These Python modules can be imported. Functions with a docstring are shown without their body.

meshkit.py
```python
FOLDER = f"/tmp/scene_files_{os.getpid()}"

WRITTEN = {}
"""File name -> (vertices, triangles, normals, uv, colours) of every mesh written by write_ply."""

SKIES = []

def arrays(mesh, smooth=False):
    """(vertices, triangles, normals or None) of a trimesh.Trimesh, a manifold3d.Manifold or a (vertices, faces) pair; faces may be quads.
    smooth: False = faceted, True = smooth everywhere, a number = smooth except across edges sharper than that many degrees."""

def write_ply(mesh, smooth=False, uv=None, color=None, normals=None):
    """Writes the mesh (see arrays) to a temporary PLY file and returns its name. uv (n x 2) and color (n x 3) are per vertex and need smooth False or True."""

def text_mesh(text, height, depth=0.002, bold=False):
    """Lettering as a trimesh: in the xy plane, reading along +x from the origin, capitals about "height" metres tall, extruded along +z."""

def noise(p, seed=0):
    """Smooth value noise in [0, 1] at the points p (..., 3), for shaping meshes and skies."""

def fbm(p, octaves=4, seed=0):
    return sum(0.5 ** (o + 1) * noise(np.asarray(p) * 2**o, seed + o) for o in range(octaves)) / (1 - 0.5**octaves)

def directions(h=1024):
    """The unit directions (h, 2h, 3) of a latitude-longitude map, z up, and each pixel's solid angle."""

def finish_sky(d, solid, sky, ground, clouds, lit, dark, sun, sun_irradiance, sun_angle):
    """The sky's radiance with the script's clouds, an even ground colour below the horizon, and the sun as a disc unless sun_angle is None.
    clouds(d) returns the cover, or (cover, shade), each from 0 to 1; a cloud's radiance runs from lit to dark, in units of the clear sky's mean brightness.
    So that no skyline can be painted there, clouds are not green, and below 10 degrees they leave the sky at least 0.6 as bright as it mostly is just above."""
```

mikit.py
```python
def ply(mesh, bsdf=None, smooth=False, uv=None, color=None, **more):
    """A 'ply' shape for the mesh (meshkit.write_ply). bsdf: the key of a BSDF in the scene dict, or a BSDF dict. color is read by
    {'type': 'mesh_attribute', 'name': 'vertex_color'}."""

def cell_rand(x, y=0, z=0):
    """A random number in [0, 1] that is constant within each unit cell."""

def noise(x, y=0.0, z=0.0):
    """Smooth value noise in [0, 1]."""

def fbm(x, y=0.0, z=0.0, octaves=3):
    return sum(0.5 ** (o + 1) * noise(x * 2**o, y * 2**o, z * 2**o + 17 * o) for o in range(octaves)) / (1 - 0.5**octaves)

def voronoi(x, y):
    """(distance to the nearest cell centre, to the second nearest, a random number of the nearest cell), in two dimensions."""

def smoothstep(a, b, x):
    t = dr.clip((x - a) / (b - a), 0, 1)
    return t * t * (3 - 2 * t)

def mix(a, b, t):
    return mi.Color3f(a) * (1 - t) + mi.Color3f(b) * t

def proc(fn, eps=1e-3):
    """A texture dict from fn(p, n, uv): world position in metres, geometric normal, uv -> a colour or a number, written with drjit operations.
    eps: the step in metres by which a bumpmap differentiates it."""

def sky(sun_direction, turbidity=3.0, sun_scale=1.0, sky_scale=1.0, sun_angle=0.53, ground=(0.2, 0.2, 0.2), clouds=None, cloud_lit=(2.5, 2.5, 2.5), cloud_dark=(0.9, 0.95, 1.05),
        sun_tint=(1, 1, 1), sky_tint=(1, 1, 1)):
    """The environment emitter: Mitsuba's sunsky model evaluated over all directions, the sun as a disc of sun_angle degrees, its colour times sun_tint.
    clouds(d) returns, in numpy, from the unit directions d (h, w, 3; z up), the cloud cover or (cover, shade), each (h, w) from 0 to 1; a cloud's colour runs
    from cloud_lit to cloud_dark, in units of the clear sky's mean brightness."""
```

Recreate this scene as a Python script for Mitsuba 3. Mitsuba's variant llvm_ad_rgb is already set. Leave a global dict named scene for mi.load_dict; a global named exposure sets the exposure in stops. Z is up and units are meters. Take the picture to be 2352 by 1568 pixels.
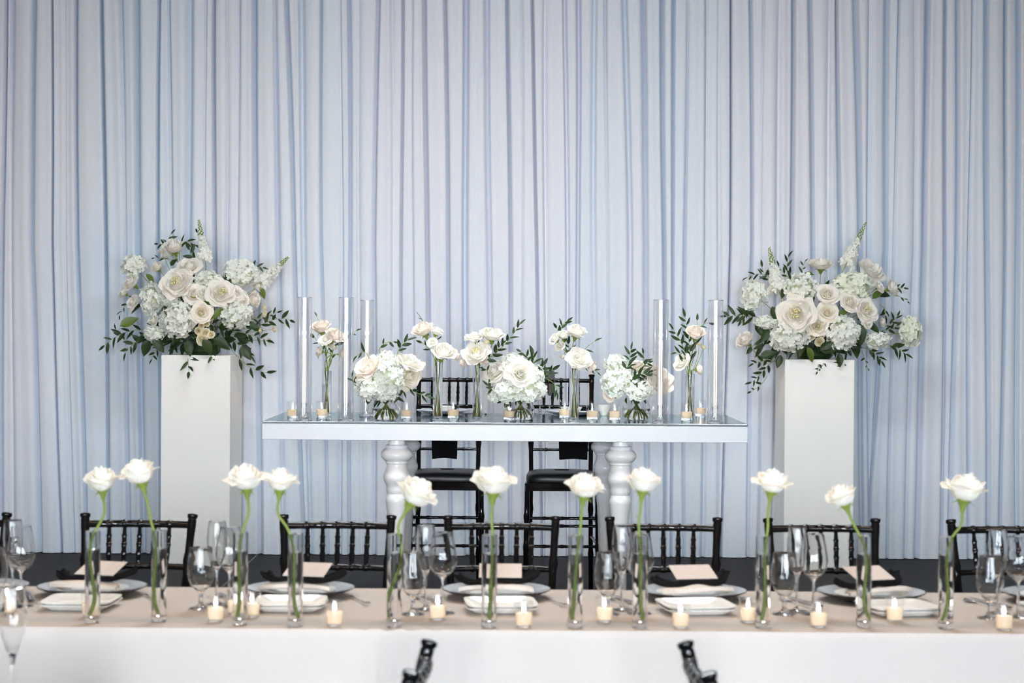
import math
import numpy as np
import trimesh
import mitsuba as mi
import drjit as dr
import mikit, meshkit

T4 = mi.ScalarTransform4f
PI = math.pi
W, H_ = 2352, 1568
F = 4576.0                      # focal length in pixels
CAM_Z = 1.60
ROLL = math.radians(0.40)
PITCH = math.atan(44.0 / F)
CP, SP = math.cos(PITCH), math.sin(PITCH)
FWD, UP = np.array([0, CP, -SP]), np.array([0, SP, CP])

exposure = 0.06
WIN = np.array([0.86, 0.99, 1.12]) * 12.3
LOBBY = np.array([0.93, 1.0, 1.08]) * 112.0
LAMP = np.array([1.0, 0.73, 0.50]) * 9.5
LAMP2 = np.array([0.91, 1.0, 1.06]) * 26.0
FLAME = np.array([1.0, 0.47, 0.17]) * 4500.0

scene, labels = {}, {}
upv = (-math.sin(ROLL), 0, math.cos(ROLL))
scene['camera'] = {
    'type': 'thinlens', 'fov': math.degrees(2 * math.atan(W / 2 / F)), 'fov_axis': 'x',
    'aperture_radius': 0.0065, 'focus_distance': 11.3, 'near_clip': 0.05, 'far_clip': 200.0,
    'to_world': T4().look_at(origin=[0, 0, CAM_Z], target=[0, CP * 10, CAM_Z - SP * 10], up=list(upv)),
}
# ---------------------------------------------------------------- pixel to world
def ray(u, v):
    du, dv = u - W / 2, v - H_ / 2
    a = du * math.cos(ROLL) + dv * math.sin(ROLL)
    b = -du * math.sin(ROLL) + dv * math.cos(ROLL)
    return np.array([a / F, 0, 0]) + FWD - UP * (b / F)


def P(u, v, D):
    d = ray(u, v)
    return np.array([0, 0, CAM_Z]) + d * (D / d[1])


def G(u, v, z):
    d = ray(u, v)
    return np.array([0, 0, CAM_Z]) + d * ((z - CAM_Z) / d[2])


# ---------------------------------------------------------------- materials
def rgb(*c):
    return {'type': 'rgb', 'value': list(map(float, c))}


def srgb(r, g, b):
    return [((c / 255) / 12.92 if c / 255 < .04045 else ((c / 255 + .055) / 1.055) ** 2.4) for c in (r, g, b)]


def mat(key, d):
    scene[key] = d
    return key


def principled(base, rough=0.5, **kw):
    b = base if isinstance(base, dict) else rgb(*base)
    return {'type': 'twosided', 'b': {'type': 'principled', 'base_color': b, 'roughness': rough, **kw}}


def thin(base, trans, rough=0.6):
    b = base if isinstance(base, dict) else rgb(*base)
    return {'type': 'principledthin', 'base_color': b, 'roughness': rough, 'diff_trans': trans, 'spec_trans': 0.0, 'eta': 1.4}


def drape_color(p, n, uv):
    a = mikit.noise(p.x * 3.5 + 3.0, p.z * 0.15, 0.0)
    b = mikit.noise(p.x * 420.0, p.z * 420.0, 1.0)
    c = mikit.mix((0.715, 0.785, 0.855), (0.75, 0.79, 0.855), mikit.smoothstep(0.25, 0.75, a))
    return c * (0.97 + 0.06 * b)


def floor_color(p, n, uv):
    a = mikit.fbm(p.x * 1.3, p.y * 1.3, 0.0, 4)
    b = mikit.noise(p.x * 60, p.y * 60, 0)
    return mikit.mix((0.011, 0.012, 0.014), (0.020, 0.021, 0.023), a) * (0.9 + 0.2 * b)


def pedestal_color(p, n, uv):
    a = mikit.fbm(p.x * 3.0, p.z * 2.0, p.y * 3.0, 3)
    return mikit.mix((0.85, 0.84, 0.79), (0.89, 0.88, 0.84), a)


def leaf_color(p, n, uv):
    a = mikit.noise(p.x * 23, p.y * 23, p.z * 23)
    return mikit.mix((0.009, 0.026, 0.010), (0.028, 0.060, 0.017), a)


def petal_color(p, n, uv):
    a = mikit.noise(p.x * 60, p.y * 60, p.z * 60)
    return mikit.mix((0.90, 0.875, 0.805), (0.915, 0.90, 0.845), a)


mat('drape_fabric', {'type': 'twosided', 'b': {'type': 'diffuse', 'reflectance': mikit.proc(drape_color)}})
mat('concrete', principled(mikit.proc(floor_color), 0.5, specular=0.06))
mat('joint_filler', principled((0.17, 0.17, 0.18), 0.7))
mat('room_paint', principled((0.16, 0.155, 0.15), 0.9))
mat('ceiling_paint', principled((0.28, 0.27, 0.26), 0.9))
mat('window_frame_paint', principled((0.03, 0.03, 0.03), 0.5))
mat('pedestal_paint', principled(mikit.proc(pedestal_color), 0.55, specular=0.3))
mat('black_lacquer', {'type': 'twosided', 'b': {'type': 'principled', 'base_color': rgb(0.0035, 0.0035, 0.004), 'roughness': 0.07, 'specular': 0.42}})
mat('black_vinyl', principled((0.008, 0.009, 0.011), 0.42, specular=0.5))
mat('black_cloth', principled((0.004, 0.004, 0.005), 0.9, specular=0.1))
mat('white_lacquer', principled((0.83, 0.84, 0.84), 0.25, specular=0.5))
mat('white_apron', principled((0.54, 0.56, 0.575), 0.35, specular=0.4))
mat('mirror_glass', {'type': 'twosided', 'b': {'type': 'roughconductor', 'material': 'none', 'alpha': 0.012, 'distribution': 'ggx', 'specular_reflectance': rgb(0.66, 0.73, 0.74)}})
mat('green_glass_edge', principled((0.03, 0.05, 0.055), 0.15, specular=0.5))
mat('linen', {'type': 'twosided', 'b': {'type': 'diffuse', 'reflectance': rgb(0.565, 0.525, 0.495)}})
mat('porcelain', principled((0.70, 0.70, 0.67), 0.18, specular=0.5))
mat('grey_glass', principled((0.33, 0.37, 0.41), 0.10, specular=0.6, clearcoat=0.6))
mat('dark_rim', principled((0.012, 0.012, 0.014), 0.2, specular=0.6))
mat('napkin_cloth', principled((0.60, 0.54, 0.48), 0.85, specular=0.1))
mat('card', principled((0.56, 0.49, 0.44), 0.8, specular=0.1))
mat('steel', {'type': 'twosided', 'b': {'type': 'roughconductor', 'material': 'none', 'alpha': 0.12, 'specular_reflectance': rgb(0.78, 0.76, 0.74)}})
mat('gold', {'type': 'twosided', 'b': {'type': 'roughconductor', 'material': 'none', 'alpha': 0.15, 'specular_reflectance': rgb(0.85, 0.58, 0.26)}})
mat('glass', {'type': 'dielectric', 'int_ior': 1.5, 'ext_ior': 1.0})
mat('water', {'type': 'dielectric', 'int_ior': 1.33, 'ext_ior': 1.0})
mat('water_in_glass', {'type': 'dielectric', 'int_ior': 1.33, 'ext_ior': 1.5})
mat('thin_glass', {'type': 'thindielectric', 'int_ior': 1.5, 'ext_ior': 1.0})
mat('taper_wax', thin((0.95, 0.92, 0.86), 0.8, 0.4))
mat('votive_wax', thin((0.99, 0.86, 0.665), 1.2, 0.4))
mat('wick', principled((0.02, 0.015, 0.01), 0.9))
mat('rose_petal', thin(mikit.proc(petal_color), 0.5))
mat('cream_petal', thin((0.92, 0.885, 0.79), 0.5))
mat('blush_petal', thin((0.93, 0.865, 0.79), 0.5))
mat('white_petal', thin((0.86, 0.885, 0.825), 0.45))
mat('green_petal', thin((0.84, 0.875, 0.755), 0.45))
mat('bud_petal', thin((0.90, 0.86, 0.68), 0.4))
mat('floret_core', principled((0.46, 0.51, 0.36), 0.8))
mat('stamen', thin((0.90, 0.86, 0.52), 0.4))
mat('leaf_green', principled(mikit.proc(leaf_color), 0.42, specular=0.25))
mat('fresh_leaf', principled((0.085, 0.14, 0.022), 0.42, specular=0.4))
mat('stem_green', principled((0.20, 0.27, 0.05), 0.5, specular=0.3))
mat('olive_stem', principled((0.19, 0.20, 0.025), 0.5, specular=0.3))
FLAME_EM = {'type': 'area', 'radiance': rgb(*FLAME), 'sampling_weight': 0.06}
mat('flame_body', {'type': 'diffuse', 'reflectance': rgb(0, 0, 0)})

# ---------------------------------------------------------------- scene bookkeeping
used = {}


def key_for(base):
    n = used.get(base, 0)
    used[base] = n + 1
    return base if n == 0 else f'{base}_{n:03d}'


def thing(name, label, cat, group=None):
    k = key_for(name)
    labels[k] = {'label': label, 'category': cat}
    if group:
        labels[k]['group'] = group
    return k


def tag(k, label, cat, group=None, kind=None):
    labels[k] = {'label': label, 'category': cat}
    if group:
        labels[k]['group'] = group
    if kind:
        labels[k]['kind'] = kind


def mk(mesh, m, smooth=False, **kw):
    return mikit.ply(mesh, m, smooth=smooth, **kw)


def put(parent, name, shape, M=None, label=None):
    k = key_for(f'{parent}__{name}' if parent else name)
    d = dict(shape)
    if M is not None:
        d['to_world'] = T4(np.asarray(M, float))
    scene[k] = d
    if label:
        labels[k] = {'label': label}
    return k


def struct(name, shape, label=None):
    scene[name] = shape
    labels[name] = {'kind': 'structure'}
    if label:
        labels[name]['label'] = label


# ---------------------------------------------------------------- mesh helpers
def mat4(R=None, t=None, s=1.0):
    M = np.eye(4)
    if R is not None:
        M[:3, :3] = R
    M[:3, :3] = M[:3, :3] * s
    if t is not None:
        M[:3, 3] = t
    return M


def rotz(a):
    c, s = math.cos(a), math.sin(a)
    return np.array([[c, -s, 0], [s, c, 0], [0, 0, 1.0]])


def rotx(a):
    c, s = math.cos(a), math.sin(a)
    return np.array([[1.0, 0, 0], [0, c, -s], [0, s, c]])


def roty(a):
    c, s = math.cos(a), math.sin(a)
    return np.array([[c, 0, s], [0, 1.0, 0], [-s, 0, c]])


def unit(v):
    v = np.asarray(v, float)
    return v / (np.linalg.norm(v) + 1e-12)


def frame_z(z, spin=0.0):
    """rotation that takes +z to z"""
    z = unit(z)
    x = np.cross([0, 1, 0] if abs(z[1]) < .9 else [1, 0, 0], z)
    x = unit(x)
    R = np.stack([x, np.cross(z, x), z], 1)
    return R @ rotz(spin)


def box(x0, x1, y0, y1, z0, z1, bev=0.0):
    if bev <= 0:
        m = trimesh.creation.box(extents=[x1 - x0, y1 - y0, z1 - z0])
        m.apply_translation([(x0 + x1) / 2, (y0 + y1) / 2, (z0 + z1) / 2])
        return m
    pts = []
    for sx in (0, 1):
        for sy in (0, 1):
            for sz in (0, 1):
                c = np.array([x1 if sx else x0, y1 if sy else y0, z1 if sz else z0], float)
                s = np.array([-1 if sx else 1, -1 if sy else 1, -1 if sz else 1]) * bev
                for k in range(3):
                    q = s.copy()
                    q[k] = 0
                    pts.append(c + q)
    return trimesh.convex.convex_hull(np.array(pts))


def lathe(profile, n=32):
    """solid or shell of revolution about z from a list of (r, z); ends on the axis are closed"""
    pr = np.array(profile, float)
    a = np.arange(n) * 2 * PI / n
    vs, rows = [], []
    for r, z in pr:
        if r < 1e-7:
            rows.append([len(vs)])
            vs.append([0, 0, z])
        else:
            rows.append(list(range(len(vs), len(vs) + n)))
            vs += [[r * math.cos(t), r * math.sin(t), z] for t in a]
    fs = []
    for A, B in zip(rows, rows[1:]):
        for i in range(n):
            j = (i + 1) % n
            if len(A) == 1 and len(B) == 1:
                break
            if len(A) == 1:
                fs.append([A[0], B[j], B[i]])
            elif len(B) == 1:
                fs.append([A[i], A[j], B[0]])
            else:
                fs += [[A[i], A[j], B[j]], [A[i], B[j], B[i]]]
    m = trimesh.Trimesh(np.array(vs), np.array(fs), process=False)
    if m.is_watertight and m.volume < 0:
        m.invert()
    return m


def curve(pts, n=16):
    pts = np.array(pts, float)
    if len(pts) == 2:
        return np.linspace(pts[0], pts[1], n)
    t = np.concatenate([[0], np.cumsum(np.linalg.norm(np.diff(pts, axis=0), axis=1))])
    from scipy.interpolate import PchipInterpolator, CubicSpline
    return CubicSpline(t, pts)(np.linspace(0, t[-1], n))


def tube(pts, radii, n=8):
    pts = np.array(pts, float)
    radii = np.broadcast_to(np.asarray(radii, float), (len(pts),))
    tan = np.gradient(pts, axis=0)
    tan /= np.linalg.norm(tan, axis=1, keepdims=True) + 1e-12
    ref = np.array([0, 0, 1.0]) if abs(tan[0][2]) < .9 else np.array([1.0, 0, 0])
    x = unit(np.cross(ref, tan[0]))
    vs, fs = [], []
    for i, (p, t, r) in enumerate(zip(pts, tan, radii)):
        x = unit(x - t * (x @ t))
        y = np.cross(t, x)
        for k in range(n):
            a = 2 * PI * k / n
            vs.append(p + r * (x * math.cos(a) + y * math.sin(a)))
    for i in range(len(pts) - 1):
        for k in range(n):
            a, b = i * n + k, i * n + (k + 1) % n
            fs += [[a, b, b + n], [a, b + n, a + n]]
    vs += [pts[0], pts[-1]]
    c0, c1 = len(vs) - 2, len(vs) - 1
    L = (len(pts) - 1) * n
    for k in range(n):
        fs += [[c0, (k + 1) % n, k], [c1, L + k, L + (k + 1) % n]]
    return trimesh.Trimesh(np.array(vs), np.array(fs), process=False)


def bamboo(p0, p1, r, knobs, flare=1.35, n=10, taper=1.0, bow=None):
    """turned rod from p0 to p1 with raised rings at the fractions in knobs"""
    p0, p1 = np.array(p0, float), np.array(p1, float)
    ts = {0.0, 1.0}
    for k in knobs:
        ts |= {max(0, k - .030), max(0, k - .013), k, min(1, k + .013), min(1, k + .030)}
    for t in np.linspace(0, 1, 9):
        if all(abs(t - k) > .05 for k in knobs):
            ts.add(float(t))
    ts = sorted(ts)
    rad = []
    for t in ts:
        q = r * (1 + (taper - 1) * t)
        for k in knobs:
            d = abs(t - k)
            if d < .02:
                q *= 1 + (flare - 1) * (1 - d / .03)
        rad.append(q)
    pts = np.array([p0 + (p1 - p0) * t for t in ts])
    if bow is not None:
        pts = pts + np.array([np.asarray(bow) * 4 * t * (1 - t) for t in ts])
    return tube(pts, rad, n)


def cat(ms):
    return trimesh.util.concatenate(ms)


def grid_mesh(Pts):
    a, b = Pts.shape[:2]
    idx = np.arange(a * b).reshape(a, b)
    q = np.stack([idx[:-1, :-1], idx[1:, :-1], idx[1:, 1:], idx[:-1, 1:]], -1).reshape(-1, 4)
    f = np.vstack([q[:, [0, 1, 2]], q[:, [0, 2, 3]]])
    return trimesh.Trimesh(Pts.reshape(-1, 3), f, process=False)


# ================================================================ the room
Y_DRAPE = 13.62
X0, X1, YB, YF, ZC = -7.0, 7.0, -4.0, 14.3, 4.7
struct('floor', mk(box(X0, X1, YB, YF, -0.05, 0.0), 'concrete'))
struct('floor__joint', mk(box(-1.735, -1.727, 6.5, 13.9, -0.01, 0.0006), 'joint_filler'), 'thin pale saw-cut joint in the dark concrete')
struct('ceiling', mk(box(X0, X1, YB, YF, ZC, ZC + .05), 'ceiling_paint'))
struct('wall_left', mk(box(X0 - .1, X0, YB, YF, 0, ZC), 'room_paint'))
struct('wall_right', mk(box(X1, X1 + .1, YB, YF, 0, ZC), 'room_paint'))
struct('wall_rear', mk(box(X0, X1, YF, YF + .1, 0, ZC), 'room_paint'))
# wall behind the camera: two tall windows and, between them, a wide opening to a bright glazed lobby
wins = [(-6.0, -1.6), (1.6, 6.0)]
HX, HZ0 = 1.15, .75
ws = [box(X0, X1, YB - .1, YB, 0, .35), box(X0, X1, YB - .1, YB, 2.7, ZC), box(X0, -6.0, YB - .1, YB, .35, 2.7), box(6.0, X1, YB - .1, YB, .35, 2.7),
      box(-1.6, -HX, YB - .1, YB, .35, 2.7), box(HX, 1.6, YB - .1, YB, .35, 2.7), box(-HX, HX, YB - .1, YB, .35, HZ0)]
struct('wall_front', mk(cat(ws), 'room_paint'))


def pane_at(name, a, b, y, z0, z1, rad, wt):
    pane = trimesh.Trimesh(np.array([[a, y, z0], [b, y, z0], [b, y, z1], [a, y, z1]]), np.array([[0, 2, 1], [0, 3, 2]]), process=False)
    struct(name, mk(pane, {'type': 'diffuse', 'reflectance': rgb(.05, .05, .05)}, emitter={'type': 'area', 'radiance': rgb(*rad), 'sampling_weight': wt}))
    fr = cat([box(a, a + .06, y - .01, y + .07, z0, z1), box(b - .06, b, y - .01, y + .07, z0, z1), box(a, b, y - .01, y + .07, z0, z0 + .06), box(a, b, y - .01, y + .07, z1 - .06, z1)])
    scene[name + '__frame'] = mk(fr, 'window_frame_paint')


for i, (a, b) in enumerate(wins):
    pane_at(f'window_{i + 1}', a, b, YB - .05, .35, 2.7, WIN, 4.0)
struct('lobby_floor', mk(box(-3, 3, -14.2, YB - .1, -.05, 0), 'concrete'))
pane_at('window_3', -1.7, 1.7, -14.0, 1.2, 4.3, LOBBY, 8.0)
# panel lamps in the ceiling: warm ones over the guests' table, neutral ones before the drape
for i, (x, y, w, d, col) in enumerate([(-3.2, 4.9, 1.2, .3, LAMP), (0.0, 4.9, 1.2, .3, LAMP), (3.2, 4.9, 1.2, .3, LAMP), (-.75, 9.0, .7, .4, LAMP2), (.75, 9.0, .7, .4, LAMP2)]):
    q = trimesh.Trimesh(np.array([[x - w, y - d, ZC - .03], [x + w, y - d, ZC - .03], [x + w, y + d, ZC - .03], [x - w, y + d, ZC - .03]]), np.array([[0, 2, 1], [0, 3, 2]]), process=False)
    struct(f'ceiling_lamp_{i + 1}', mk(q, {'type': 'diffuse', 'reflectance': rgb(.5, .5, .5)}, emitter={'type': 'area', 'radiance': rgb(*col), 'sampling_weight': 3.0}))

# ---------------------------------------------------------------- drape
# creases of the drape: x at the top, middle and foot of the picture, width, depth
CREASE = [
    (-60, -64, -60, 14, .05), (-24, -20, -14, 9, .04),
    (10, 4, 2, 9, .055), (21, 26, 30, 10, .035), (77, 70, 97, 9, .055), (116, 117, 145, 4, .045), (142, 150, 170, 6, .015), (171, 177, 200, 6, .06),
    (229, 238, 252, 5, .055), (273, 287, 300, 10, .04), (307, 317, 330, 12, .06), (361, 360, 371, 5, .045), (384, 391, 400, 9, .02), (430, 431, 436, 26, .045),
    (468, 470, 478, 5, .02), (487, 490, 497, 8, .055), (514, 516, 520, 8, .02), (543, 545, 552, 5, .02), (579, 587, 600, 11, .06), (628, 634, 657, 8, .04), (652, 673, 703, 9, .05),
    (682, 694, 712, 9, .05), (734, 736, 756, 4, .045), (777, 782, 786, 6, .04), (794, 802, 803, 8, .05), (816, 822, 830, 9, .02), (866, 856, 864, 6, .045),
    (895, 897, 905, 12, .025), (917, 919, 926, 5, .045), (940, 946, 950, 8, .015), (971, 978, 990, 7, .055), (1016, 1026, 1040, 6, .05), (1060, 1065, 1072, 9, .06), (1113, 1122, 1130, 9, .045),
    (1159, 1167, 1175, 6, .055), (1190, 1196, 1200, 12, .02), (1214, 1232, 1246, 5, .05), (1244, 1248, 1254, 7, .025), (1290, 1298, 1308, 8, .045), (1321, 1326, 1330, 7, .055), (1358, 1362, 1372, 9, .035),
    (1385, 1391, 1396, 6, .04), (1428, 1444, 1450, 9, .045), (1469, 1482, 1488, 8, .055), (1512, 1523, 1528, 9, .06), (1542, 1540, 1545, 6, .05), (1570, 1568, 1572, 6, .035),
    (1612, 1618, 1612, 11, .04), (1645, 1648, 1650, 14, .03), (1672, 1672, 1660, 4, .055), (1714, 1725, 1718, 8, .045), (1744, 1744, 1740, 4, .03), (1784, 1782, 1776, 16, .025), (1813, 1811, 1806, 6, .06),
    (1851, 1866, 1872, 7, .045), (1898, 1900, 1905, 10, .02), (1914, 1923, 1930, 6, .05), (1957, 1973, 1984, 9, .055), (1985, 1990, 1995, 10, .02), (2030, 2033, 1985, 9, .055), (2057, 2045, 2040, 5, .025),
    (2090, 2096, 2080, 9, .02), (2120, 2118, 2104, 12, .065), (2164, 2166, 2166, 5, .045), (2189, 2191, 2182, 6, .045), (2222, 2220, 2224, 5, .035), (2257, 2266, 2272, 8, .06), (2302, 2304, 2300, 5, .05), (2330, 2334, 2340, 7, .055),
    (2368, 2370, 2372, 8, .05), (2410, 2414, 2420, 7, .05),
]
rng = np.random.default_rng(5)
ext = [(-60 - 44 * k + rng.uniform(-10, 10),) for k in range(1, 18)] + [(2410 + 44 * k + rng.uniform(-10, 10),) for k in range(1, 18)]
CREASE += [(a, a + rng.uniform(-6, 10), a + rng.uniform(-8, 14), rng.uniform(4, 11), rng.uniform(.03, .06)) for (a,) in ext]
CREASE.sort()


def drape():
    ztop, zn = 4.55, 46
    zs = np.linspace(0.004, ztop, zn)
    sc = F / Y_DRAPE
    r2 = np.random.default_rng(11)
    n = len(CREASE)
    C = np.array([q[:3] for q in CREASE], float)
    hw = np.array([q[3] for q in CREASE]) / sc * .42
    dep = np.array([q[4] for q in CREASE]) * 1.25
    asl, asr = np.ones(n), np.ones(n)
    side = r2.random(n) < .5
    k = r2.uniform(1.0, 2.3, n)
    asl[side], asr[~side] = k[side], k[~side]
    offs, tilt, step = r2.uniform(-.010, .010, n), r2.uniform(-.012, .012, n), r2.uniform(-.012, .012, n)
    nin = 9
    gl = np.array([0, .22, .45, .7, 1.0, 1.35, 1.8, 2.4])
    X, Y = [], []
    for z in zs:
        v = 740 + (CAM_Z - z) * sc
        c = np.array([np.interp(v, [0, 560, 1276], q) for q in C]) + 2.0 * np.sin(v / 210.0 + np.arange(n) * 1.7)
        cx = np.maximum.accumulate((c - 1176) / sc + np.arange(n) * 1e-4)
        fade = np.where(dep > .05, 1.0, .6 + .4 * np.sin(v / 300 + C[:, 0])) * np.interp(v, [-200, 300, 700, 1276], [1.15, 1.0, .8, .55])
        xs, ys = [], []
        for j in range(n - 1):
            w = max(cx[j + 1] - cx[j], .004)
            ra, rb = min(hw[j] * asr[j], w * .17), min(hw[j + 1] * asl[j + 1], w * .17)
            d = np.concatenate([gl * ra, np.linspace(2.4 * ra, w - 2.4 * rb, nin + 2)[1:-1], w - gl[::-1] * rb])
            t = d / w
            y = -min(.020, .15 * w) * (1 - (2 * t - 1) ** 6) + offs[j] * (1 - (2 * t - 1) ** 8) + tilt[j] * (t - .5) * min(1, w / .1)
            y += .004 * np.sin(t * 9 + j * 2.1 + z * .4) * (1 - (2 * t - 1) ** 4) * min(1, w / .12)
            y += dep[j] * fade[j] * np.exp(-(d / ra) ** 2) + dep[j + 1] * fade[j + 1] * np.exp(-((w - d) / rb) ** 2)
            xs.append(cx[j] + d[:-1])
            ys.append(y[:-1])
        X.append(np.concatenate(xs))
        Y.append(np.concatenate(ys))
    X, Y = np.array(X), np.array(Y) + Y_DRAPE
    return grid_mesh(np.stack([X, Y, np.broadcast_to(zs[:, None], X.shape)], -1))


put(None, 'drape_curtain', mk(drape(), 'drape_fabric', smooth=True))
tag('drape_curtain', 'pale blue-grey pleated drape covering the whole rear wall', 'curtain')
put('drape_curtain', 'rod', mk(tube([[-5.7, Y_DRAPE + .08, 4.57], [5.7, Y_DRAPE + .08, 4.57]], .02, 12), 'steel'))


# ================================================================ pedestals
def pedestal(u, yaw, label):
    k = thing('pedestal', label, 'pedestal', None)
    D = 12.96
    p = P(u, 820, D)
    c0 = np.array([p[0], D + .225 * math.cos(yaw), 0])
    M = mat4(rotz(yaw), c0)
    put(k, 'body', mk(box(-.227, .227, -.225, .225, .0, 1.372, .004), 'pedestal_paint'), M)
    return c0


ped_l = pedestal(452.5, math.radians(-2.2), 'tall cream pedestal on the left, carrying the bouquet with two stock spikes beside the candles')
ped_r = pedestal(1883, math.radians(0.3), 'tall cream pedestal on the right of the white table, below the trailing bouquet')


# ================================================================ flowers
def bloom(kind, seed, nt=7, ns=7):
    """head of unit radius, axis +z, base at the origin: kind 'rose' (goblet with a closed heart), 'open' (full-blown rose) or 'peony'"""
    r = np.random.default_rng(seed)
    t = np.linspace(0, 1, nt)[:, None]
    s = np.linspace(-1, 1, ns)[None, :]
    #        radius, height, closing, tip curl, petals
    LAY = {
        'rose': [(.20, 1.42, .75, 0, 3), (.36, 1.46, .50, .02, 3), (.54, 1.44, .30, .06, 4), (.72, 1.36, .12, .12, 4), (.88, 1.20, .0, .20, 5), (.92, 1.02, -.06, .34, 4)],
        'open': [(.16, 1.00, .80, 0, 3), (.32, 1.04, .50, .03, 3), (.50, 1.0, .28, .08, 3), (.68, .90, .05, .16, 4), (.86, .72, -.08, .24, 4), (.94, .50, -.12, .22, 5)],
        'peony': [(.20, .60, .35, 0, 3), (.38, .78, .30, .05, 4), (.56, .84, .22, .10, 4), (.76, .78, .05, .14, 4), (.94, .60, -.06, .16, 5), (1.0, .40, -.08, .12, 5)],
    }[kind]
    ruf = {'rose': .025, 'open': .05, 'peony': .10}[kind]
    ms = []
    for Rl0, Hl, cl, cu0, n in LAY:
        half = PI / n * 1.55
        ph0 = r.uniform(0, 6.28)
        for i in range(n):
            ph = ph0 + 2 * PI * i / n + r.normal(0, .10)
            hh = Hl * r.uniform(.93, 1.06) if kind == 'rose' else Hl * r.uniform(.84, 1.10)
            Rl = Rl0 * (1 if kind == 'rose' else r.uniform(.88, 1.08))
            cu = cu0 * r.uniform(.4, 1.7)
            tip = np.clip((t - .62) / .38, 0, 1)
            point = .10 * np.exp(-(s / .35) ** 2) * tip
            rr = Rl * (1 - (1 - np.clip(t * 1.02, 0, 1)) ** 2.4) ** .62 * (1 - cl * t ** 2) + (cu + point * (cu0 > .1)) * tip ** 1.6
            rr = rr + Rl * (.09 * s + .05 * s ** 2) + ruf * np.sin(2.8 * s + r.uniform(0, 6)) * t ** 2
            h = hh * (.06 * t + .94 * t ** 1.25) - .55 * cu * tip ** 2 - hh * .16 * np.abs(s) ** 2.4 * t ** 1.2 + ruf * np.cos(3.3 * s + r.uniform(0, 6)) * t
            w = half * (.45 + .55 * np.sin(PI * np.clip(.10 + .60 * t, 0, 1))) * (1 - .30 * t ** 5)
            a = ph + s * w
            ms.append(grid_mesh(np.stack([rr * np.cos(a), rr * np.sin(a), h + 0 * a], -1)))
    return cat(ms)


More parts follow.
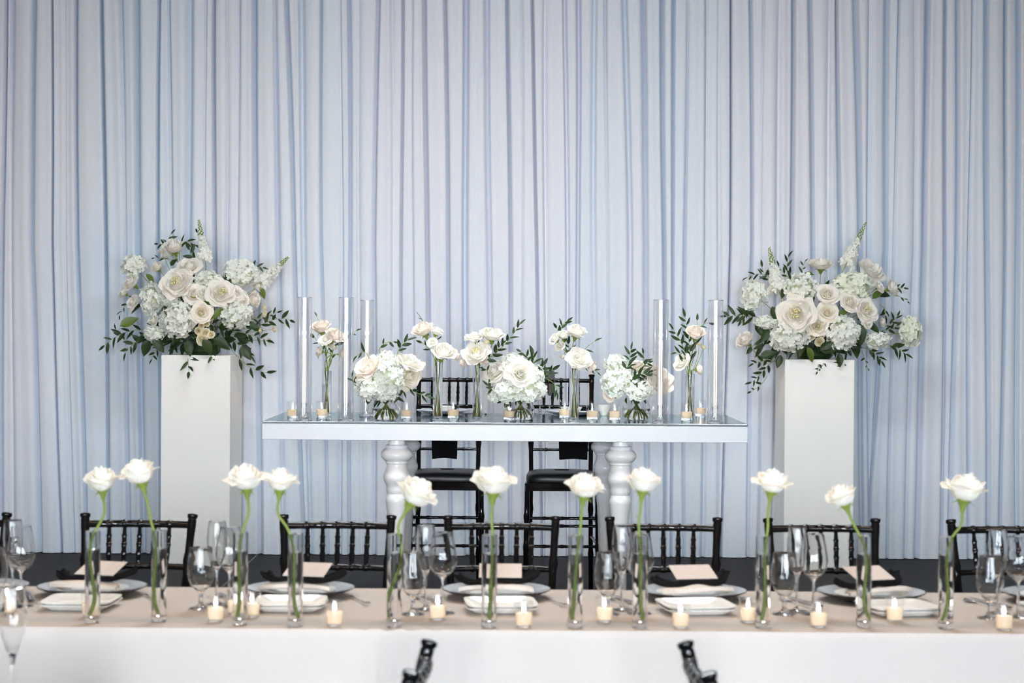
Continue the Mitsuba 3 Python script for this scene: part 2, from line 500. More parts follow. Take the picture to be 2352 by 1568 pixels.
def core_bloom(R, Hh, seed):
    """yellow heart of an open peony"""
    r = np.random.default_rng(seed)
    ms = []
    for i in range(26):
        a, q = r.uniform(0, 6.28), math.sqrt(r.uniform(0, 1)) * R * .28
        b = np.array([q * math.cos(a), q * math.sin(a), Hh * .5])
        ms.append(tube([b, b + [0.2 * q * math.cos(a), .2 * q * math.sin(a), Hh * .42]], [R * .03, R * .045], 5))
    return cat(ms)


def hydrangea(seed, n=74, fs=.27):
    """mophead of unit radius: four-petalled florets on a dome, axis +z"""
    r = np.random.default_rng(seed)
    ms = []
    g = PI * (3 - math.sqrt(5))
    for i in range(n):
        z = 1 - (i + .5) / n * 1.62
        q = math.sqrt(max(0, 1 - z * z))
        d = unit(np.array([q * math.cos(g * i), q * math.sin(g * i), z]) + r.normal(0, .07, 3))
        Rm = frame_z(unit(d + r.normal(0, .34, 3)), r.uniform(0, 6.28))
        c = d * r.uniform(.78, 1.0)
        sz = fs * r.uniform(.85, 1.15)
        for k in range(4):
            a = PI / 2 * k + r.normal(0, .08)
            cu = r.uniform(-.10, .42)
            L = np.array([[0, 0, -.1], [.34, -.38, .12], [.80, -.44, .10 + cu * .5], [1.0, 0, cu], [.80, .44, .10 + cu * .5], [.34, .38, .12], [.55, 0, .0]]) * sz
            L = L @ rotz(a).T @ Rm.T + c
            ms.append(trimesh.Trimesh(L, np.array([[0, 1, 6], [1, 2, 6], [2, 3, 6], [3, 4, 6], [4, 5, 6], [5, 0, 6]]), process=False))
    return cat(ms)


HYD_CORE = trimesh.creation.icosphere(2, .70)
HYD_CORE.vertices[:, 2] = np.maximum(HYD_CORE.vertices[:, 2], -.5)


def leaf_mesh(w=.36, bend=.18, fold=.10, n=7):
    t = np.linspace(0, 1, n)
    wd = w / 2 * np.sin(PI * np.clip(t, 0, 1) ** .8) ** .85
    zc = -bend * t ** 2
    Pn = np.stack([np.stack([t, sgn * wd, zc + (fold * wd / (w / 2) if sgn else 0) * 1.0], -1) for sgn in (-1, 0, 1)], 1)
    Pn[:, 0, 2] += 0
    return grid_mesh(Pn)


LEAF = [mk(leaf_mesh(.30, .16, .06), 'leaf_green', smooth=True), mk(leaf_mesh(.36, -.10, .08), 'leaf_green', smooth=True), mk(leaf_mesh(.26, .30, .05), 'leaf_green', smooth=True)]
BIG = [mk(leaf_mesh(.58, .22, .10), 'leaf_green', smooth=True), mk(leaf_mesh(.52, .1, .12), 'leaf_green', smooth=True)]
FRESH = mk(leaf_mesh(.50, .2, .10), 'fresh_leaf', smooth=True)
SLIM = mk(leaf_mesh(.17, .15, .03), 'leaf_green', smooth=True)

HYD = [hydrangea(100 + i) for i in range(5)]
CORE_S = mk(HYD_CORE, 'floret_core', smooth=True)
HYD_S = [{m: mk(h, m, smooth=25) for m in ('white_petal', 'green_petal')} for h in HYD]
ROSE = [bloom('open', 40 + i) for i in range(5)]
ROSE_S = {}
GOB = [bloom('rose', 80 + i) for i in range(4)]
GOB_S = {}
PEONY = [bloom('peony', 60 + i) for i in range(4)]
PEONY_S = {}
BUD = mk(bloom('rose', 5, 5, 5), 'bud_petal', smooth=True)
BUDW = mk(bloom('rose', 6, 5, 5), 'rose_petal', smooth=True)
CORE = mk(core_bloom(1.0, .82, 3), 'stamen')


def rose_shape(i, m):
    if (i, m) not in ROSE_S:
        ROSE_S[(i, m)] = mk(ROSE[i], m, smooth=True)
    return ROSE_S[(i, m)]


def gob_shape(i, m):
    if (i, m) not in GOB_S:
        GOB_S[(i, m)] = mk(GOB[i], m, smooth=True)
    return GOB_S[(i, m)]


def peony_shape(i, m):
    if (i, m) not in PEONY_S:
        PEONY_S[(i, m)] = mk(PEONY[i], m, smooth=True)
    return PEONY_S[(i, m)]


def calyx(R):
    ms = [lathe([(0, -.62 * R), (.13 * R, -.60 * R), (.20 * R, -.35 * R), (.34 * R, -.10 * R), (.46 * R, .05 * R), (.40 * R, .16 * R), (0, .14 * R)], 10)]
    for i in range(5):
        a = 2 * PI * i / 5 + .3
        l = leaf_mesh(.30, .55, .04, 5)
        l.vertices = l.vertices * [R * .46, R * .6, R * .46]
        l.vertices = l.vertices @ roty(-.15).T @ rotz(a).T + [.28 * R * math.cos(a), .28 * R * math.sin(a), -.05 * R]
        ms.append(l)
    return cat(ms)


def leaf_at(parent, shape, p, d, size, up=None, roll=0.0, name='leaf'):
    x = unit(d)
    up = np.array([0, -1.0, .35]) if up is None else np.asarray(up, float)
    y = unit(np.cross(up, x))
    z = np.cross(x, y)
    R = np.stack([x, y, z], 1) @ rotx(roll)
    return put(parent, name, shape, mat4(R, p, size))


def sprig(parent, pts, leaf, n, seed, slim=False, stem_r=.0016, both=True, name='leaf_sprig', shapes=None):
    r = np.random.default_rng(seed)
    c = curve(pts, max(14, 3 * n))
    k = put(parent, name, mk(tube(c, np.linspace(stem_r * 1.3, stem_r * .6, len(c)), 5), 'stem_green' if not slim else 'leaf_green', smooth=True))
    shapes = shapes or ([SLIM] if slim else LEAF)
    for i in range(n):
        f = .22 + .78 * (i + 1) / n
        j = min(len(c) - 2, int(f * (len(c) - 1)))
        t = unit(c[j + 1] - c[j])
        side = unit(np.cross(t, [0, 1, 0])) * (1 if i % 2 else -1)
        ang = r.uniform(.45, .95) if i < n - 1 else .1
        d = t * math.cos(ang) + side * math.sin(ang) + np.array([0, r.uniform(-.45, .25), 0])
        leaf_at(k, shapes[r.integers(len(shapes))], c[j], d, leaf * r.uniform(.75, 1.15) * (1 - .25 * f), roll=r.uniform(-.7, .7))
    return k


class Bouquet:
    """flowers laid out on an ellipsoid around a centre; positions come from the photograph's layout"""

    def __init__(self, key, u0, v0, D, ru, rv, rd, foot, seed):
        self.k, self.u0, self.v0, self.D, self.ru, self.rv, self.rd = key, u0, v0, D, ru, rv, rd
        self.foot = np.asarray(foot, float)
        self.s = F / D
        self.c = P(u0, v0, D)
        self.r = np.random.default_rng(seed)
        self.n = 0

    def at(self, u, v, lift=0.0):
        a, b = (u - self.u0) / self.ru, (v - self.v0) / self.rv
        q = math.sqrt(max(0.0, 1 - a * a - b * b))
        return P(u, v, self.D - self.rd * q - lift)

    def axis(self, p, front=.55):
        d = (p - self.c) * np.array([1, 1, 1.0])
        return unit(unit(d + 1e-6) + np.array([0, -front, .25]))

    def stem(self, k, p, d, R=.0022):
        q = self.foot + self.r.normal(0, .008, 3) * [1, 1, .3]
        mid = p - d * np.linalg.norm(p - q) * .35
        put(k, 'stem', mk(tube(curve([p - d * .004, mid, q], 10), R, 5), 'stem_green', smooth=True))

    def hyd(self, u, v, w, h, m='white_petal', lift=0.0, label=None):
        p = self.at(u, v, lift)
        d = self.axis(p)
        R = frame_z(d, self.r.uniform(0, 6))
        sx, sz = w / 2 / self.s, h / 2 / self.s
        A = np.diag([sx, (sx + sz) / 2 * .9, sz]) @ R
        M = np.eye(4)
        M[:3, :3] = A
        M[:3, 3] = p
        self.n += 1
        k = put(self.k, 'hydrangea', HYD_S[self.n % 5][m], M, label)
        put(k, 'core', CORE_S, M)
        self.stem(k, p, d)
        return k

    def rose(self, u, v, w, m='rose_petal', d=None, lift=0.0, hs=1.0, label=None):
        p = self.at(u, v, lift)
        d = self.axis(p) if d is None else unit(d)
        R = w / 2 / self.s
        self.n += 1
        b = p - d * R * .45
        M = mat4(frame_z(d, self.r.uniform(0, 6)) @ np.diag([1, 1, hs]), b, R * .92)
        side = abs(d[1]) < .62
        if side:
            b = p - d * R * .62
            M = mat4(frame_z(d, self.r.uniform(0, 6)) @ np.diag([1, 1, hs * 1.05]), b, R * .90)
        k = put(self.k, 'rose', gob_shape(self.n % 4, m) if side else rose_shape(self.n % 5, m), M, label)
        put(k, 'calyx', mk(calyx(1.0), 'stem_green', smooth=30), M)
        self.stem(k, b, d)
        return k

    def peony(self, u, v, w, m='rose_petal', d=None, core=True, lift=0.0, label=None):
        p = self.at(u, v, lift)
        d = self.axis(p, .8) if d is None else unit(d)
        R = w / 2 / self.s
        self.n += 1
        b = p - d * R * .4
        M = mat4(frame_z(d, self.r.uniform(0, 6)), b, R * .93)
        k = put(self.k, 'peony', peony_shape(self.n % 4, m), M, label)
        if core:
            put(k, 'stamen', CORE, M, 'pale yellow centre')
        self.stem(k, b, d)
        return k

    def bud(self, u, v, w, white=False, d=None, stem=True):
        p = self.at(u, v)
        d = self.axis(p, .2) if d is None else unit(d)
        R = w / 2 / self.s
        M = mat4(frame_z(d, self.r.uniform(0, 6)), p - d * R * .8, R)
        k = put(self.k, 'flower_bud', BUDW if white else BUD, M)
        if stem:
            self.stem(k, p - d * R * .8, d, .0013)
        return k

    def stock(self, u0, v0, u1, v1, w, frac=.55):
        """flowering spike from (u0, v0) to its green tip (u1, v1)"""
        p0, p1 = self.at(u0, v0), self.at(u1, v1)
        p1[1] = p0[1] + .01
        ax = p1 - p0
        L = np.linalg.norm(ax)
        d = ax / L
        r = self.r
        ms, gs = [], []
        x = unit(np.cross(d, [0, 1, 0]))
        y = np.cross(d, x)
        nb = 46
        for i in range(nb):
            t = (i + .5) / nb * frac
            a = i * 2.4
            wr = w / 2 / self.s * (1 - .55 * t / frac)
            c = p0 + d * L * t + (x * math.cos(a) + y * math.sin(a)) * wr * .72
            nrm = unit((x * math.cos(a) + y * math.sin(a)) + d * .3 + r.normal(0, .2, 3))
            Rm = frame_z(nrm, r.uniform(0, 6))
            sz = wr * .62 * r.uniform(.8, 1.15)
            for q in range(4):
                Lf = np.array([[0, 0, 0], [.5, -.42, .1], [1, 0, r.uniform(-.1, .4)], [.5, .42, .1]]) * sz
                ms.append(trimesh.Trimesh(Lf @ rotz(PI / 2 * q).T @ Rm.T + c, np.array([[0, 1, 2], [0, 2, 3]]), process=False))
        for i in range(26):
            t = frac + (1 - frac) * (i + .5) / 26
            a = i * 2.4
            wr = w / 2 / self.s * .34 * (1.25 - t)
            c = p0 + d * L * t + (x * math.cos(a) + y * math.sin(a)) * wr * 1.3
            b = trimesh.creation.icosphere(1, max(.0022, .30 * wr + .0014))
            b.vertices = b.vertices * [1, 1, 1.5] @ frame_z(d).T + c
            gs.append(b)
        k = put(self.k, 'stock_flower', mk(cat(ms), 'white_petal'))
        put(k, 'bud', mk(cat(gs), 'stem_green', smooth=True), None, 'green buds at the tip of the spike')
        put(k, 'stem', mk(tube(curve([self.foot, p0 - d * .08, p0, p1], 16), np.linspace(.003, .0015, 16), 6), 'stem_green', smooth=True))
        return k

    def sprig(self, uv, leaf_px, n, d0=0.0, d1=0.0, slim=False, seed=None, stem_r=.0016):
        pts = []
        for i, (u, v) in enumerate(uv):
            f = i / max(1, len(uv) - 1)
            pts.append(P(u, v, self.D - (d0 + (d1 - d0) * f)))
        self.n += 1
        return sprig(self.k, pts, leaf_px / self.s, n, 1000 + self.n * 7 + int(self.u0), slim, stem_r)

    def leaf(self, u, v, du, dv, size, fresh=False, lift=.03):
        p = self.at(u, v, lift)
        L = size / self.s
        d = unit(np.array([du, self.r.uniform(-.3, .1), -dv], float))
        leaf_at(self.k, FRESH if fresh else BIG[self.n % 2], p - d * L * .5, d, L, up=[0, -1, .5], roll=self.r.uniform(-.5, .5))

    def filler(self, n, u, v, ru, rv, size):
        for i in range(n):
            a, q = self.r.uniform(0, 6.28), math.sqrt(self.r.uniform(0, 1))
            uu, vv = u + ru * q * math.cos(a), v + rv * q * math.sin(a)
            p = P(uu, vv, self.D - self.rd * .75 * self.r.uniform(-.2, 1))
            d = unit(np.array([(uu - u) / ru + self.r.normal(0, .4), self.r.normal(-.3, .4), -(vv - v) / rv + self.r.normal(-.15, .5)]))
            leaf_at(self.k, (BIG + LEAF)[self.r.integers(5)], p, d, size / self.s * self.r.uniform(.7, 1.3), roll=self.r.uniform(-1, 1))


def big_left():
    k = thing('flower_arrangement', 'large white bouquet of hydrangea, roses and stock on the pedestal left of the candles', 'flower arrangement')
    Z = lambda a, b: (220 + a * .26786, 480 + b * .26786)
    foot = ped_l + [0, 0, 1.374]
    B = Bouquet(k, 448, 735, 13.17, 165, 150, .24, foot + [0, 0, .03], 1)
    put(k, 'foam', mk(lathe([(0, 0), (.10, 0), (.12, .02), (.11, .07), (.06, .10), (0, .105)], 16), 'leaf_green', smooth=40), mat4(None, foot))
    S = .26786
    for a, b, w, h in [(325, 490, 215, 200), (480, 775, 200, 290), (710, 945, 320, 290), (965, 615, 240, 170), (1240, 560, 320, 250), (1205, 905, 280, 240), (640, 775, 160, 160), (500, 1065, 180, 130)]:
        B.hyd(*Z(a, b), w * S, h * S, lift=.03 if b > 850 else 0)
    B.stock(*Z(935, 440), *Z(900, 95), 145 * S, .6)
    B.stock(*Z(1420, 630), *Z(1650, 410), 150 * S, .7)
    for a, b, w in [(665, 320, 165), (800, 485, 195), (840, 725, 160), (925, 720, 130), (1210, 725, 130), (300, 630, 140), (310, 800, 120), (235, 715, 90), (1270, 775, 100)]:
        B.rose(*Z(a, b), w * S, lift=.05)
    B.rose(*Z(905, 880), 155 * S, 'cream_petal', lift=.09)
    B.rose(*Z(1360, 775), 125 * S, d=(.7, -.3, .1), lift=.05)
    B.rose(*Z(525, 495), 100 * S, 'cream_petal', d=(-.4, -.4, .6))
    B.peony(*Z(690, 630), 255 * S, lift=.07)
    B.peony(*Z(1075, 715), 215 * S, lift=.07)
    for a, b, w in [(610, 395, 85), (565, 355, 65), (1385, 655, 85), (1275, 730, 65), (485, 955, 90)]:
        B.bud(*Z(a, b), w * S, True)
    for a, b, w in [(915, 1118, 75), (945, 1062, 60), (992, 1078, 50), (880, 1042, 50), (905, 997, 42), (952, 982, 42), (985, 930, 42), (1445, 845, 45), (1457, 905, 52), (1532, 1030, 45), (1410, 1042, 36), (1490, 1130, 42)]:
        B.bud(*Z(a, b), w * S)
    for a, b, du, dv, sz, fr in [(285, 965, 1, -.5, 170, 1), (430, 1190, -.4, 1, 150, 0), (540, 1165, .5, .8, 150, 0), (955, 800, 1, -.1, 110, 1), (1040, 890, .6, -.6, 130, 1), (1430, 720, .5, 1, 110, 1), (1080, 1150, 1, .5, 170, 0), (1290, 1225, .6, 1, 150, 0),
                                 (345, 850, -1, .6, 120, 0), (665, 455, .4, -.5, 80, 0), (470, 600, .8, .9, 120, 1), (1280, 800, .5, -1, 90, 1), (800, 1190, .2, 1, 140, 0), (960, 1180, .5, .8, 150, 0), (660, 1090, -1, .4, 130, 0), (730, 760, .2, 1, 110, 0), (1130, 600, .8, .6, 100, 0), (830, 590, -.5, -1, 90, 0), (600, 880, .3, 1, 110, 0), (1340, 1000, 1, .2, 130, 0)]:
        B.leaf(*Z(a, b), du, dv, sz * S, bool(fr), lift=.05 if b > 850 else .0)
    for pts, lp, n, d1 in [([(520, 1060), (330, 1040), (180, 1090), (65, 1180)], 120, 9, .05), ([(560, 1120), (380, 1120), (250, 1245)], 110, 8, .1), ([(620, 1150), (520, 1210), (480, 1300)], 90, 5, .12), ([(800, 1200), (790, 1260), (800, 1420)], 110, 5, .33), ([(900, 1200), (960, 1230), (1015, 1300)], 80, 4, .3),
                         ([(1150, 1190), (1250, 1300), (1350, 1370), (1490, 1400)], 110, 6, .1), ([(1200, 1000), (1400, 1000), (1560, 940), (1680, 960)], 110, 10, .05), ([(1250, 950), (1420, 930), (1570, 880)], 90, 7, .05), ([(1150, 1050), (1330, 1080), (1480, 1130)], 100, 8, .1), ([(1100, 1100), (1250, 1180), (1340, 1270)], 110, 7, .12),
                         ([(700, 450), (560, 300), (520, 300)], 80, 5, 0), ([(700, 440), (620, 260), (660, 200)], 90, 4, 0), ([(720, 450), (760, 280), (870, 320)], 90, 6, 0), ([(900, 480), (840, 420), (800, 340)], 110, 4, 0), ([(1280, 560), (1340, 500), (1440, 505)], 80, 6, 0), ([(420, 700), (260, 820), (200, 930)], 70, 6, 0), ([(700, 450), (560, 420), (490, 420)], 60, 4, 0), ([(560, 1080), (200, 1080), (160, 1000)], 80, 5, .05), ([(880, 260), (870, 200)], 60, 2, 0)]:
        B.sprig([Z(*q) for q in pts], lp * S, n, .03, d1, slim=False)
    B.filler(90, 442, 765, 105, 32, 30)
    B.filler(40, 445, 700, 95, 60, 22)


def big_right():
    k = thing('flower_arrangement', 'large white bouquet with a lone rose on top, on the right pedestal', 'flower arrangement')
    Z = lambda a, b: (1650 + a * .26786, 490 + b * .26786)
    foot = ped_r + [0, 0, 1.374]
    B = Bouquet(k, 1888, 745, 13.17, 195, 150, .24, foot + [0, 0, .03], 2)
    put(k, 'foam', mk(lathe([(0, 0), (.10, 0), (.12, .02), (.11, .07), (.06, .10), (0, .105)], 16), 'leaf_green', smooth=40), mat4(None, foot))
    S = .26786
    for a, b, w, h, m in [(300, 700, 220, 280, 0), (710, 645, 285, 245, 0), (1150, 625, 340, 250, 1), (610, 1055, 330, 255, 0), (1060, 1020, 290, 280, 0), (1640, 1015, 210, 255, 1), (1360, 1085, 220, 150, 0), (405, 930, 210, 110, 0)]:
        B.hyd(*Z(a, b), w * S, h * S, 'green_petal' if m else 'white_petal', lift=.03 if b > 850 else 0)
    B.stock(*Z(520, 660), *Z(408, 300), 165 * S, .62)
    B.stock(*Z(1090, 450), *Z(1250, 80), 155 * S, .6)
    B.rose(*Z(880, 420), 190 * S, d=(0, -.25, 1), hs=.75)
    B.peony(*Z(1320, 485), 220 * S, core=False, d=(.4, -.6, .7))
    B.peony(*Z(665, 865), 290 * S, lift=.08)
    B.peony(*Z(1275, 825), 180 * S, lift=.06)
    for a, b, w, m in [(935, 685, 165, 0), (660, 712, 120, 1), (935, 845, 160, 1), (1135, 755, 160, 0), (850, 960, 165, 1), (1280, 940, 90, 0), (1380, 622, 95, 0)]:
        B.rose(*Z(a, b), w * S, 'cream_petal' if m else 'rose_petal', lift=.06)
    B.rose(*Z(1495, 635), 125 * S, d=(.8, -.4, .35))
    B.rose(*Z(225, 1085), 150 * S, d=(-.55, -.4, .5))
    for a, b, w in [(470, 640, 95), (1410, 930, 60)]:
        B.bud(*Z(a, b), w * S, True)
    for a, b, w in [(840, 840, 48), (865, 1102, 62), (795, 1047, 62), (890, 1040, 40)]:
        B.bud(*Z(a, b), w * S)
    for a, b, du, dv, sz, fr in [(1065, 850, 1, -.3, 110, 1), (1410, 695, 1, .1, 140, 0), (430, 1210, 1, -.3, 150, 0), (790, 1210, .4, .8, 140, 1), (1215, 1040, .1, 1, 200, 0), (950, 1170, 1, -.1, 150, 0), (785, 515, 1, .1, 80, 1), (265, 1175, -.7, 1, 80, 0), (480, 860, .3, 1, 130, 0), (1370, 690, .7, -.6, 130, 1), (520, 1270, -.3, 1, 120, 0),
                                 (700, 1170, -.2, 1, 140, 0), (1040, 1260, .1, 1, 120, 0), (400, 1050, -.5, .8, 140, 0), (350, 1000, .4, .8, 120, 0), (800, 720, .3, 1, 110, 0), (560, 680, -.4, 1, 110, 0), (1330, 980, .8, .6, 130, 0), (930, 1130, .9, -.5, 130, 0)]:
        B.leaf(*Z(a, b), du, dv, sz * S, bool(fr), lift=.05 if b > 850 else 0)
    for pts, lp, n, d1 in [([(420, 900), (250, 880), (60, 880)], 130, 10, .05), ([(430, 760), (300, 800), (190, 930)], 100, 7, .05), ([(520, 640), (370, 520), (230, 560)], 90, 7, 0), ([(560, 640), (420, 560), (370, 440)], 90, 5, 0), ([(650, 620), (590, 480), (605, 360)], 100, 5, 0), ([(700, 620), (570, 520), (510, 440)], 90, 5, 0), ([(760, 620), (720, 500), (750, 400)], 70, 5, 0),
                         ([(1430, 680), (1530, 640), (1600, 640)], 70, 5, 0), ([(1380, 980), (1480, 940), (1540, 870)], 100, 6, .05), ([(1330, 1000), (1440, 1000), (1540, 960)], 90, 6, .05), ([(1400, 1120), (1500, 1140), (1610, 1210)], 110, 8, .05), ([(1230, 1150), (1330, 1190), (1400, 1270)], 110, 8, .1), ([(560, 1240), (420, 1310), (350, 1390), (275, 1450)], 100, 9, .15), ([(520, 1220), (400, 1260), (290, 1290)], 90, 6, .15),
                         ([(420, 1390), (350, 1480), (265, 1530)], 60, 4, .15), ([(780, 1230), (850, 1290), (840, 1370)], 70, 4, .33), ([(850, 1240), (900, 1270), (860, 1350)], 70, 4, .33), ([(1020, 1200), (1040, 1260), (1030, 1310)], 90, 4, .3), ([(1230, 1180), (1260, 1260), (1285, 1340)], 50, 4, .2), ([(1380, 780), (1430, 830), (1410, 900)], 90, 5, .1), ([(1500, 700), (1570, 720), (1630, 760)], 50, 3, 0)]:
        B.sprig([Z(*q) for q in pts], lp * S, n, .03, d1)
    B.filler(90, 1868, 778, 125, 28, 30)
    B.filler(40, 1880, 715, 110, 60, 22)


big_left()
big_right()

# ================================================================ the couple's table
D_ST = 10.40
pl, pr = P(602, 966, D_ST), P(1718, 974, D_ST)
ST_Z = (pl[2] + pr[2]) / 2
STX0, STX1, STY0, STY1 = pl[0], pr[0], D_ST, D_ST + 1.05
k = thing('head_table', 'tall white table with turned legs and a mirrored glass top before the drape', 'table')
put(k, 'apron', mk(box(STX0, STX1, STY0, STY1, ST_Z - .098, ST_Z - .0125, .002), 'white_apron'))
put(k, 'glass_top', mk(box(STX0 + .003, STX1 - .003, STY0 + .003, STY1 - .003, ST_Z - .012, ST_Z, .0015), 'mirror_glass'), None, 'mirrored glass top with a dark edge')
put(k, 'glass_edge', mk(cat([box(STX0 - .001, STX1 + .001, STY0 - .001, STY0 + .002, ST_Z - .0115, ST_Z - .003), box(STX0 - .001, STX0 + .002, STY0, STY1, ST_Z - .0115, ST_Z - .003), box(STX1 - .002, STX1 + .001, STY0, STY1, ST_Z - .0115, ST_Z - .003)]), 'green_glass_edge'), None, 'dark green glass edge')
zt = ST_Z - .098
LEGP = [(0, 0.0), (.034, 0.0), (.038, .02), (.036, .30), (.046, .55), (.057, .645), (.059, .66), (.055, .675), (.050, .69), (.053, .70), (.056, .716), (.054, .73), (.058, .74), (.068, .758), (.072, .775), (.070, .79), (.058, .82), (.053, .84), (.054, .848), (.060, .852), (.060, .862), (.072, .872), (.082, .884), (.085, .897), (.082, .91), (.070, .925), (.058, .932), (.060, .938), (.060, .946), (.045, .952), (.043, .965), (.043, zt - .001), (0, zt - .001)]
LEGM = mk(lathe(LEGP, 40), 'white_lacquer', smooth=35)
for u, v, D in [(911, 1100, D_ST + .13), (1425, 1100, D_ST + .13), (931, 1060, D_ST + .92), (1391, 1060, D_ST + .92)]:
    p = P(u, v, D)
    put(k, 'leg', LEGM, mat4(None, [p[0], D, 0]))


# ================================================================ chairs
def chiavari(name, label, cat_, loc, yaw, seat=.45, top=.92, rail=.748, low_rails=(), stretch=(), group=None, wt=.187, ws=.160, lean=.085, pad=1.0, bowd=.028):
    """local frame: seat centre at the origin, sitter faces +y"""
    k = thing(name, label, cat_, group)
    M = mat4(rotz(yaw), [loc[0], loc[1], 0])
    bl = 'black_lacquer'
    yb = -.185
    tilt = lean / (top - seat)
    yat = lambda z: yb - max(0, z - seat) * tilt - .10 * max(0, z - seat) ** 2
    xat = lambda z: ws + (wt - ws) * max(0, (z - seat) / (top - seat))
    h = top - seat
    for s in (-1, 1):
        zs = np.linspace(0, top - .012, 34)
        rad = np.full(34, .0135)
        for kn in [seat - .02, seat + h * .30, seat + h * .66, seat * .35, seat * .7]:
            rad[np.argmin(abs(zs - kn))] = .0175
        pts = [[s * xat(z) if z > seat else s * (ws + .008 * (1 - z / seat)), yat(z) if z > seat else yb - .03 * (1 - z / seat), z] for z in zs]
        tp = np.array(pts[-1])
        dd = unit(np.array(pts[-1]) - np.array(pts[-3]))
        rad[-2:] = .015
        pts += [tp + dd * .003, tp + dd * .006, tp + dd * .013, tp + dd * .018, tp + dd * .020]
        rad = list(rad) + [.0125, .0165, .0185, .0175, .010]
        put(k, 'back_post', mk(tube(pts, rad, 14), bl, smooth=40), M)
        fr = [[s * (ws + .025 + .010 * (1 - z / seat)), .185 + .012 * (1 - z / seat), z] for z in np.linspace(0, seat - .03, 24)]
        rf = np.full(24, .0145)
        rf[[5, 11, 17]] = .0185
        rf[:2] = .012
        put(k, 'front_leg', mk(tube(fr, rf, 12), bl, smooth=40), M)
    bow = lambda z: np.array([0, -bowd, 0])

    def hrail(z, r, knobs, bowv=None):
        a, b = [-xat(z), yat(z), z], [xat(z), yat(z), z]
        return bamboo(a, b, r, knobs, 1.3, 10, 1.0, bowv)
    zt_ = top - .030
    kn = [.5 + (i - 2) * .142 for i in range(5)]
    put(k, 'top_rail', mk(hrail(zt_, .0125, kn, bow(zt_)), bl, smooth=40), M)
    put(k, 'lower_rail', mk(hrail(rail, .0105, kn, bow(rail)), bl, smooth=40), M)
    for z in low_rails:
        put(k, 'back_rail', mk(hrail(z, .0085, [.25, .75]), bl, smooth=40), M)
    for i in range(5):
        q = kn[i]
        bw = -bowd * 4 * q * (1 - q)
        x1, x0 = (2 * q - 1) * xat(zt_), (2 * q - 1) * xat(rail)
        n = 26
        tt = np.linspace(0, 1, n)
        rad = .0052 + .0035 * np.sin(PI * np.clip((tt - .02) / .96, 0, 1)) ** .8
        rad = rad * np.where(tt < .30, np.where(tt > .04, 1.12, .8), 1)
        for kq in (.32, .53, .73):
            rad[np.argmin(abs(tt - kq))] *= 1.28
        pts = [[x0 + (x1 - x0) * t, yat(rail + (zt_ - rail) * t) + bw, rail + (zt_ - rail) * t] for t in tt]
        put(k, 'spindle', mk(tube(pts, rad, 8), bl, smooth=40), M)
    # seat frame and pad
    fr = trimesh.convex.convex_hull(np.array([[sx * (ws + dx), y, z] for sx in (-1, 1) for (dx, y) in ((.012, -.20), (.040, .195), (.034, .21)) for z in (seat - .055, seat - .012)]))
    put(k, 'seat_frame', mk(fr, bl), M)
    a = np.linspace(0, 2 * PI, 41)[:-1]
    rows = []
    for z, q in ((-.011, .97), (-.004, 1.0), (.010, 1.0), (.020, .95), (.026, .82), (.029, .55), (.030, .2)):
        c, s_ = np.cos(a), np.sin(a)
        px = np.sign(c) * np.abs(c) ** .45 * (ws + .030 + .012 * s_) * q
        py = np.sign(s_) * np.abs(s_) ** .45 * .195 * q
        rows.append(np.stack([px, py, np.full_like(px, seat + z * (pad if z > 0 else 1))], -1))
    g = np.stack(rows)
    g = np.concatenate([g, g[:, :1]], 1)
    put(k, 'seat_pad', mk(grid_mesh(g[:, ::-1]), 'black_vinyl', smooth=50), M)
    for z, side in stretch:
        if side == 'f':
            put(k, 'stretcher', mk(bamboo([-(ws + .028), .19, z], [ws + .028, .19, z], .0085, [.25, .5, .75], 1.3, 9), bl, smooth=40), M)
        elif side == 'b':
            put(k, 'stretcher', mk(bamboo([-(ws + .005), yb - .01, z], [ws + .005, yb - .01, z], .0085, [.25, .5, .75], 1.3, 9), bl, smooth=40), M)
        else:
            for s in (-1, 1):
                put(k, 'stretcher', mk(bamboo([s * (ws + .006), yb - .01, z], [s * (ws + .028), .19, z], .0085, [.33, .66], 1.3, 9), bl, smooth=40), M)
    return k


STR = ((.30, 'f'), (.22, 'f'), (.26, 's'), (.18, 's'), (.24, 'b'))
CH_D = 6.62      # depth of the seat centre of the guests' chairs
chairs = [
    (-112, 'black bamboo-style chair cut off by the frame behind the leftmost wine glasses', 0),
    (312.5, 'black bamboo-style chair in front of the cream pedestal on the left', -.02),
    (774, 'black bamboo-style chair between the left pedestal and the white table legs', .0),
    (1152.5, 'black bamboo-style chair in front of the two bar stools', .0),
    (1525.5, 'black bamboo-style chair beside the right-hand legs of the white table', .0),
    (1893.5, 'black bamboo-style chair in front of the cream pedestal on the right', .02),
    (2318, 'black bamboo-style chair cut off by the right edge, behind the last rose', .04),
]
for u, lab, yw in chairs:
    p = P(u, 1190, CH_D + .27)
    chiavari('dining_chair', lab, 'chair', [p[0] * (CH_D / (CH_D + .27)) * 1.0 + p[0] * (.27 / (CH_D + .27)), CH_D], PI + yw, stretch=STR, group='black chairs along the guest table')
for u, lab in [(1027, 'black bar stool at the white table, nearer the left table legs'), (1290, 'black bar stool at the white table, nearer the right table legs')]:
    p = P(u, 1100, 11.55)
    chiavari('bar_stool', lab, 'bar stool', [p[0], 11.56], PI, seat=.695, top=1.285, rail=1.10, low_rails=(.85,), stretch=((.483, 'f'), (.439, 'f'), (.322, 'f'), (.46, 's'), (.34, 's'), (.40, 'b')), group='bar stools at the white table', wt=.182, ws=.175, lean=.07, pad=1.7)
pa, pb = P(980, 1478, 4.23), P(1576, 1466, 4.23)
